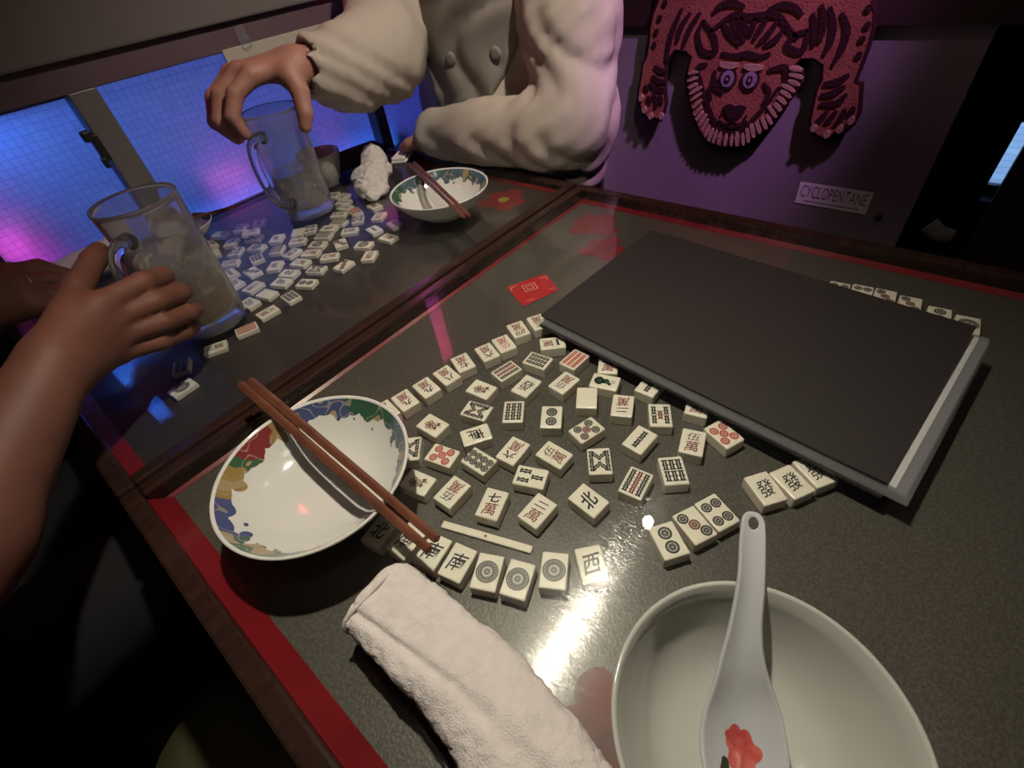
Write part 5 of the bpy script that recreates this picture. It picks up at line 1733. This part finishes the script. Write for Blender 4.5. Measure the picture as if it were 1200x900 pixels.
    V = smin(V, F.cap((-0.41, 0.50, 0.33), (-0.41, 0.82, 0.33), 0.06, 0.06), 0.05)
    X, Y, Z = np.broadcast_arrays(F.X, F.Y, F.Z)
    V = V + 0.004 * np.sin(Z * 70 + np.sin(Y * 30) * 2)
    shirt = F.mesh(V)
    F = Field((-0.62, 0.42, -0.74), (0.16, 0.92, -0.05), 0.013)
    V = F.ell((-0.43, 0.66, -0.18), (0.14, 0.17, 0.12))
    for y in (0.575, 0.755):
        V = smin(V, F.chain([(-0.40, y, -0.20), (-0.02, y, -0.19), (0.0, y, -0.24), (-0.02, y, -0.66)], [0.085, 0.066, 0.062, 0.045], 0.03), 0.05)
        V = smin(V, F.cap((-0.02, y, -0.688), (0.10, y, -0.690), 0.035, 0.026), 0.03)
    trousers = F.mesh(V)
    for n, me, m in (('body', body, M['skin_dim']), ('shirt', shirt, M['black_cloth']), ('trousers', trousers, M['black_cloth']), ('hair', hair, M['hair'])):
        for v in me.vertices:
            v.co -= o0
        obj(n, me, m, e, True)
    ring = obj('ring', tube_mesh([Vector((0.0105 * math.cos(a), 0.0, 0.0105 * math.sin(a))) for a in np.linspace(0, 2 * math.pi, 20)[:-1]], 0.0010, 6, True), M['metal'], e, True)
    ring.location = Vector((-0.004, 0.770, 0.097)) - o0
    ring.rotation_euler = (0, 0, 1.4)


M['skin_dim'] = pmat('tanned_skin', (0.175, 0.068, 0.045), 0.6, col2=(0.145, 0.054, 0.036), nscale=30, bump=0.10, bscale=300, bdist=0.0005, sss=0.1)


# ---- person across the table in cream knitwear
def person_far():
    o0 = Vector((0.86, 0.80, -0.72))
    e = tag(empty('person', o0), 'person in a cream knit cardigan, forearm on the far table, hand over the empty mug', 'person')
    # right hand over the rim of the mug
    F = Field((0.28, 0.77, 0.10), (0.62, 0.96, 0.26), 0.0025)
    wr = np.array((0.4540, 0.8380, 0.2080))
    palm = F.chain([(0.60, 0.846, 0.172), wr], [0.036, 0.027], 0.02)
    kn = [(0.3831, 0.8434, 0.2121), (0.3768, 0.8690, 0.2160), (0.3744, 0.8920, 0.2130), (0.3800, 0.9120, 0.2060)]
    for i, p in enumerate(kn):
        palm = smin(palm, F.chain([wr + np.array((-0.004, -0.010 + 0.010 * i, 0.002)), p], [0.0175, 0.0135], 0.004), 0.016)
    palm = smin(palm, F.cap((0.440, 0.828, 0.203), (0.424, 0.816, 0.202), 0.020, 0.016), 0.016)
    fg = [([(0.3831, 0.8434, 0.2121), (0.3467, 0.8453, 0.1960), (0.3270, 0.8420, 0.1711), (0.3310, 0.8370, 0.1480)], [0.0132, 0.0118, 0.0106, 0.0090]),
          ([(0.3768, 0.8690, 0.2160), (0.3376, 0.8762, 0.1960), (0.3180, 0.8729, 0.1660), (0.3290, 0.8620, 0.1400)], [0.0134, 0.0120, 0.0108, 0.0092]),
          ([(0.3744, 0.8920, 0.2130), (0.3365, 0.9010, 0.1910), (0.3194, 0.8960, 0.1620), (0.3330, 0.8790, 0.1356)], [0.0130, 0.0116, 0.0104, 0.0088]),
          ([(0.3800, 0.9120, 0.2060), (0.3460, 0.9230, 0.1820), (0.3345, 0.9160, 0.1570), (0.3440, 0.8960, 0.1380)], [0.0116, 0.0104, 0.0094, 0.0080]),
          ([(0.4300, 0.8220, 0.2050), (0.4240, 0.8010, 0.1830), (0.4130, 0.7890, 0.1560), (0.4050, 0.7890, 0.1400)], [0.0175, 0.0142, 0.0120, 0.0098])]
    hand = smooth_mesh(F.mesh(hand_field(F, palm, fg, 0.007)), 1)
    # left hand, tucked into the sleeve end on the table
    F = Field((0.60, 0.74, 0.0), (0.74, 0.93, 0.09), 0.003)
    palm = F.chain([(0.672, 0.79, 0.036), (0.668, 0.850, 0.026)], [0.027, 0.020], 0.02)
    fg = [([(0.654 + 0.010 * i, 0.856, 0.024), (0.650 + 0.010 * i, 0.878, 0.018), (0.648 + 0.010 * i, 0.892, 0.011)], [0.0105, 0.0095, 0.0078]) for i in range(4)]
    fg.append(([(0.652, 0.832, 0.036), (0.638, 0.852, 0.030), (0.636, 0.870, 0.022)], [0.014, 0.011, 0.009]))
    lhand = F.mesh(hand_field(F, palm, fg, 0.006))
    skin, hair = head_mesh((0.815, 0.79, 0.61), (-0.97, -0.24))
    F = Field((0.70, 0.66, 0.28), (0.94, 0.92, 0.50), 0.01)
    neck = F.mesh(smin(F.cap((0.83, 0.795, 0.46), (0.845, 0.80, 0.34), 0.055, 0.07), F.ell((0.845, 0.80, 0.34), (0.08, 0.10, 0.04)), 0.03))
    body = join_meshes([hand, lhand, skin, neck])

    # cardigan
    F = Field((0.40, 0.44, -0.30), (1.0, 1.085, 0.46), 0.0058)
    X, Y, Z = np.broadcast_arrays(F.X, F.Y, F.Z)
    T = F.ell((0.850, 0.79, 0.22), (0.115, 0.195, 0.22))
    T = smin(T, F.ell((0.845, 0.79, 0.00), (0.125, 0.195, 0.20)), 0.08)
    T = smin(T, F.ell((0.850, 0.79, -0.16), (0.130, 0.200, 0.13)), 0.06)
    T = smin(T, F.cap((0.855, 0.64, 0.345), (0.855, 0.94, 0.345), 0.070, 0.070), 0.06)
    # left sleeve: shoulder, elbow on the table edge, forearm along it
    L = F.chain([(0.850, 0.625, 0.340), (0.800, 0.565, 0.200), (0.745, 0.522, 0.070), (0.722, 0.560, 0.054), (0.690, 0.690, 0.050), (0.672, 0.800, 0.043)],
                [0.080, 0.076, 0.062, 0.060, 0.052, 0.043], 0.03)
    L = smin(L, F.cap((0.800, 0.545, 0.06), (0.765, 0.520, -0.02), 0.055, 0.036), 0.05)
    # right sleeve reaching to the mug
    Rr = F.chain([(0.850, 0.955, 0.330), (0.750, 0.950, 0.255), (0.635, 0.862, 0.182), (0.545, 0.846, 0.180), (0.486, 0.838, 0.196)],
                 [0.080, 0.072, 0.066, 0.056, 0.046], 0.04)
    def folds(kx, ky, kz, w, ph):
        a = X * kx + Y * ky + Z * kz
        return 0.5 - np.abs(np.sin(a + w * np.sin(a * 0.37 + ph) + 1.3 * np.sin(X * 23 + Z * 31 + ph)))
    bun = 0.0030 * np.sin((Y * 0.75 - Z * 0.45 + X * 0.3) * 120 + 2.0 * np.sin(Z * 34 + X * 22)) * np.clip((0.30 - np.abs(Z - 0.10)) * 6, 0, 1)
    L = L + 0.0075 * folds(20, 40, -30, 1.3, 0.4) + 0.0032 * folds(-44, 52, 66, 0.9, 2.0)
    Rr = Rr + 0.0070 * folds(34, -14, 46, 1.2, 1.0) + 0.0032 * folds(70, 22, -44, 1.0, 0.2)
    tb = 0.0090 * folds(8, 30, 6, 0.9, 1.4) + 0.0035 * folds(10, 26, 38, 1.0, 0.5)
    T = T + tb
    V = smin(smin(T, L, 0.022), Rr, 0.03)
    # keep the sleeves clear of the table top and the hand openings hollow
    V = np.maximum(V, -F.cap((0.47, 0.838, 0.203), (0.400, 0.838, 0.225), 0.034, 0.034))
    V = np.maximum(V, -F.cap((0.669, 0.822, 0.034), (0.664, 0.90, 0.026), 0.028, 0.028))
    over = (X < 0.69) & (Z < 0.004)
    V = np.where(over, np.maximum(V, 0.004 - Z), V)
    V = np.maximum(V, -F.cap((0.845, 0.80, 0.36), (0.82, 0.80, 0.60), 0.062, 0.085))
    card = smooth_mesh(F.mesh(V), 4)
    # grey sweater front, an inverted tongue between the cardigan edges
    cw = 0.745 + 0.03 * np.clip((0.24 - Z) / 0.24, 0, 1)
    hw = np.clip(0.045 + (Z - 0.045) * 0.46, 0.004, 0.16)
    S = T - 0.010
    W_ = np.abs(Y - cw) - hw
    S = np.maximum(S, W_)
    S = np.maximum(S, 0.040 - Z)
    S = np.maximum(S, X - 0.86)
    S = np.maximum(S, -F.cap((0.845, 0.80, 0.36), (0.82, 0.80, 0.60), 0.058, 0.080))
    front = smooth_mesh(F.mesh(S), 2)
    F = Field((0.42, 0.58, -0.74), (1.0, 1.02, -0.10), 0.014)
    V = F.ell((0.86, 0.80, -0.22), (0.13, 0.18, 0.12))
    for y in (0.71, 0.89):
        V = smin(V, F.chain([(0.84, y, -0.24), (0.56, y, -0.22), (0.53, y, -0.27), (0.56, y, -0.66)], [0.085, 0.066, 0.062, 0.045], 0.03), 0.05)
        V = smin(V, F.cap((0.56, y, -0.688), (0.46, y, -0.690), 0.035, 0.026), 0.03)
    trousers = F.mesh(V)
    bvh = BVHTree.FromPolygons([v.co for v in front.vertices], [tuple(q.vertices) for q in front.polygons])
    spots = []
    for y, z in ((0.770, 0.161), (0.680, 0.1665)):
        hit = bvh.ray_cast(Vector((0.55, y, z)), Vector((1, 0, 0)))
        spots.append((hit[0].x - 0.002, y, z))
    for n, me, m in (('body', body, M['skin']), ('cardigan', card, M['cardigan']), ('sweater', front, M['sweater']), ('trousers', trousers, M['black_cloth']), ('hair', hair, M['hair'])):
        for v in me.vertices:
            v.co -= o0
        obj(n, me, m, e, True)
    for p in spots:
        b = obj('button', lathe_mesh([(0, 0.004), (0.006, 0.0055), (0.0105, 0.004), (0.011, 0.001), (0.009, -0.002), (0, -0.003)], 20), M['sweater'], e, True)
        b.location = Vector(p) - o0
        b.rotation_euler = (0, -math.pi / 2, 0.25)


person_left()
person_far()

# bench behind the far person
bench = tag(empty('bench', (0.86, 0.86, -0.72)), 'dark upholstered bench under the person in the cream cardigan', 'bench')
box('bench_seat', (-0.17, -0.26, 0.32), (0.12, 0.20, 0.375), M['black_cloth'], bench, 0.015)
box('bench_base', (-0.12, -0.24, 0.0), (0.12, 0.20, 0.32), M['grey_post'], bench, 0.004)
seat = tag(empty('bench', (-0.47, 0.66, -0.72)), 'black bench seat under the person at the left edge', 'bench')
box('bench_seat', (-0.20, -0.26, 0.32), (0.10, 0.26, 0.375), M['black_cloth'], seat, 0.015)
box('bench_base', (-0.18, -0.24, 0.0), (0.08, 0.24, 0.32), M['grey_post'], seat, 0.004)


# ------------------------------------------------------------------ lamps above the tables (outside the picture)
M['bulb'] = emit_mat('warm_bulb_glow', (1.0, 0.93, 0.82), 45.0)


def pendant(name, loc, color, energy, size, blend, radius, target, label):
    e = tag(empty(name, loc), label, 'lamp')
    z = loc[2]
    obj('lamp_shade', lathe_mesh([(0.055, 0.0), (0.050, 0.045), (0.022, 0.10), (0.014, 0.12), (0.012, 0.12), (0.020, 0.098), (0.047, 0.043), (0.052, 0.0), (0.055, 0.0)], 40), M['black'], e, True).location = (0, 0, -0.01)
    obj('cord', tube_mesh([(0, 0, 0.105), (0, 0, 1.74 - z)], 0.0025, 8), M['black'], e, True)
    obj('bulb', lathe_mesh([(0, -0.004), (0.009, -0.002), (0.014, 0.008), (0.013, 0.020), (0.008, 0.036), (0, 0.036)], 20), M['bulb'], e, True).location = (0, 0, 0.012)
    l = add_light('lamp_light', 'SPOT', (0, 0, 0), energy, color, None, spot_size=size, spot_blend=blend, shadow_soft_size=radius)
    l.parent = e
    l.rotation_euler = (Vector(target) - Vector(loc)).to_track_quat('-Z', 'Y').to_euler()
    return e


pendant('pendant_lamp', (0.204, 0.226, 0.690), (1.0, 0.90, 0.74), 20.0, math.radians(98), 1.0, 0.012, (0.20, 0.22, 0.0), 'black pendant lamp hanging above the near table')
pendant('pendant_lamp', (0.640, 0.254, 0.809), (1.0, 0.87, 0.74), 22.0, math.radians(72), 0.9, 0.012, (0.60, 0.80, 0.10), 'black pendant lamp hanging above the far table end')
sl = tag(empty('violet_fill_spot', (0.55, -0.30, 1.25)), 'added violet fill spotlight out of view aimed at the tiger rug wall', 'lamp')  # added spot, placed to tint the rug wall violet
obj('fill_spot_housing', lathe_mesh([(0.035, 0.0), (0.034, 0.06), (0.020, 0.09), (0, 0.09), (0, 0.086), (0.018, 0.086), (0.031, 0.058), (0.032, 0.0), (0.035, 0.0)], 32), M['black'], sl, True).rotation_euler = (Vector((0.55, -0.30, 1.25)) - Vector((1.0, 0.48, -0.1))).to_track_quat('Z', 'Y').to_euler()
obj('bracket', tube_mesh([(-0.04, 0.02, 0.06), (-0.05, 0.025, 0.49)], 0.006, 8), M['black'], sl, True)
vl = add_light('lamp_light', 'SPOT', (0, 0, 0), 105.0, (0.85, 0.38, 1.0), None, spot_size=math.radians(25), spot_blend=1.0, shadow_soft_size=0.02)
vl.parent = sl
vl.rotation_euler = (Vector((1.0, 0.50, -0.13)) - Vector((0.55, -0.30, 1.25))).to_track_quat('-Z', 'Y').to_euler()
cl = tag(empty('ceiling_fill_light', (0.30, -0.55, 1.70)), 'added round ceiling fill light behind the viewer', 'lamp')  # added overhead fill that lifts the ambient level of the closed room
obj('fill_light_body', lathe_mesh([(0, 0.05), (0.16, 0.05), (0.17, 0.02), (0.15, 0.0), (0.14, 0.012), (0, 0.012)], 40), M['black'], cl, True)
obj('fill_diffuser', lathe_mesh([(0, 0.012), (0.14, 0.012), (0.13, 0.002), (0, -0.004)], 40), emit_mat('warm_fill_glow', (1.0, 0.74, 0.64), 7.0), cl, True)
rl = tag(empty('red_lamp', (0.25, 1.0, 0.78)), 'small red bulb lamp mounted high on the window wall', 'lamp')
obj('lamp_bulb', lathe_mesh([(0, -0.028), (0.012, -0.026), (0.022, -0.014), (0.024, 0.0), (0.016, 0.016), (0.010, 0.028), (0, 0.028)], 24), emit_mat('red_bulb_glow', (1.0, 0.03, 0.05), 40), rl, True)
obj('lamp_arm', tube_mesh([(0, 0, 0.028), (0, 0, 0.05), (0, 0.045, 0.05)], 0.005, 8), M['black'], rl, True)
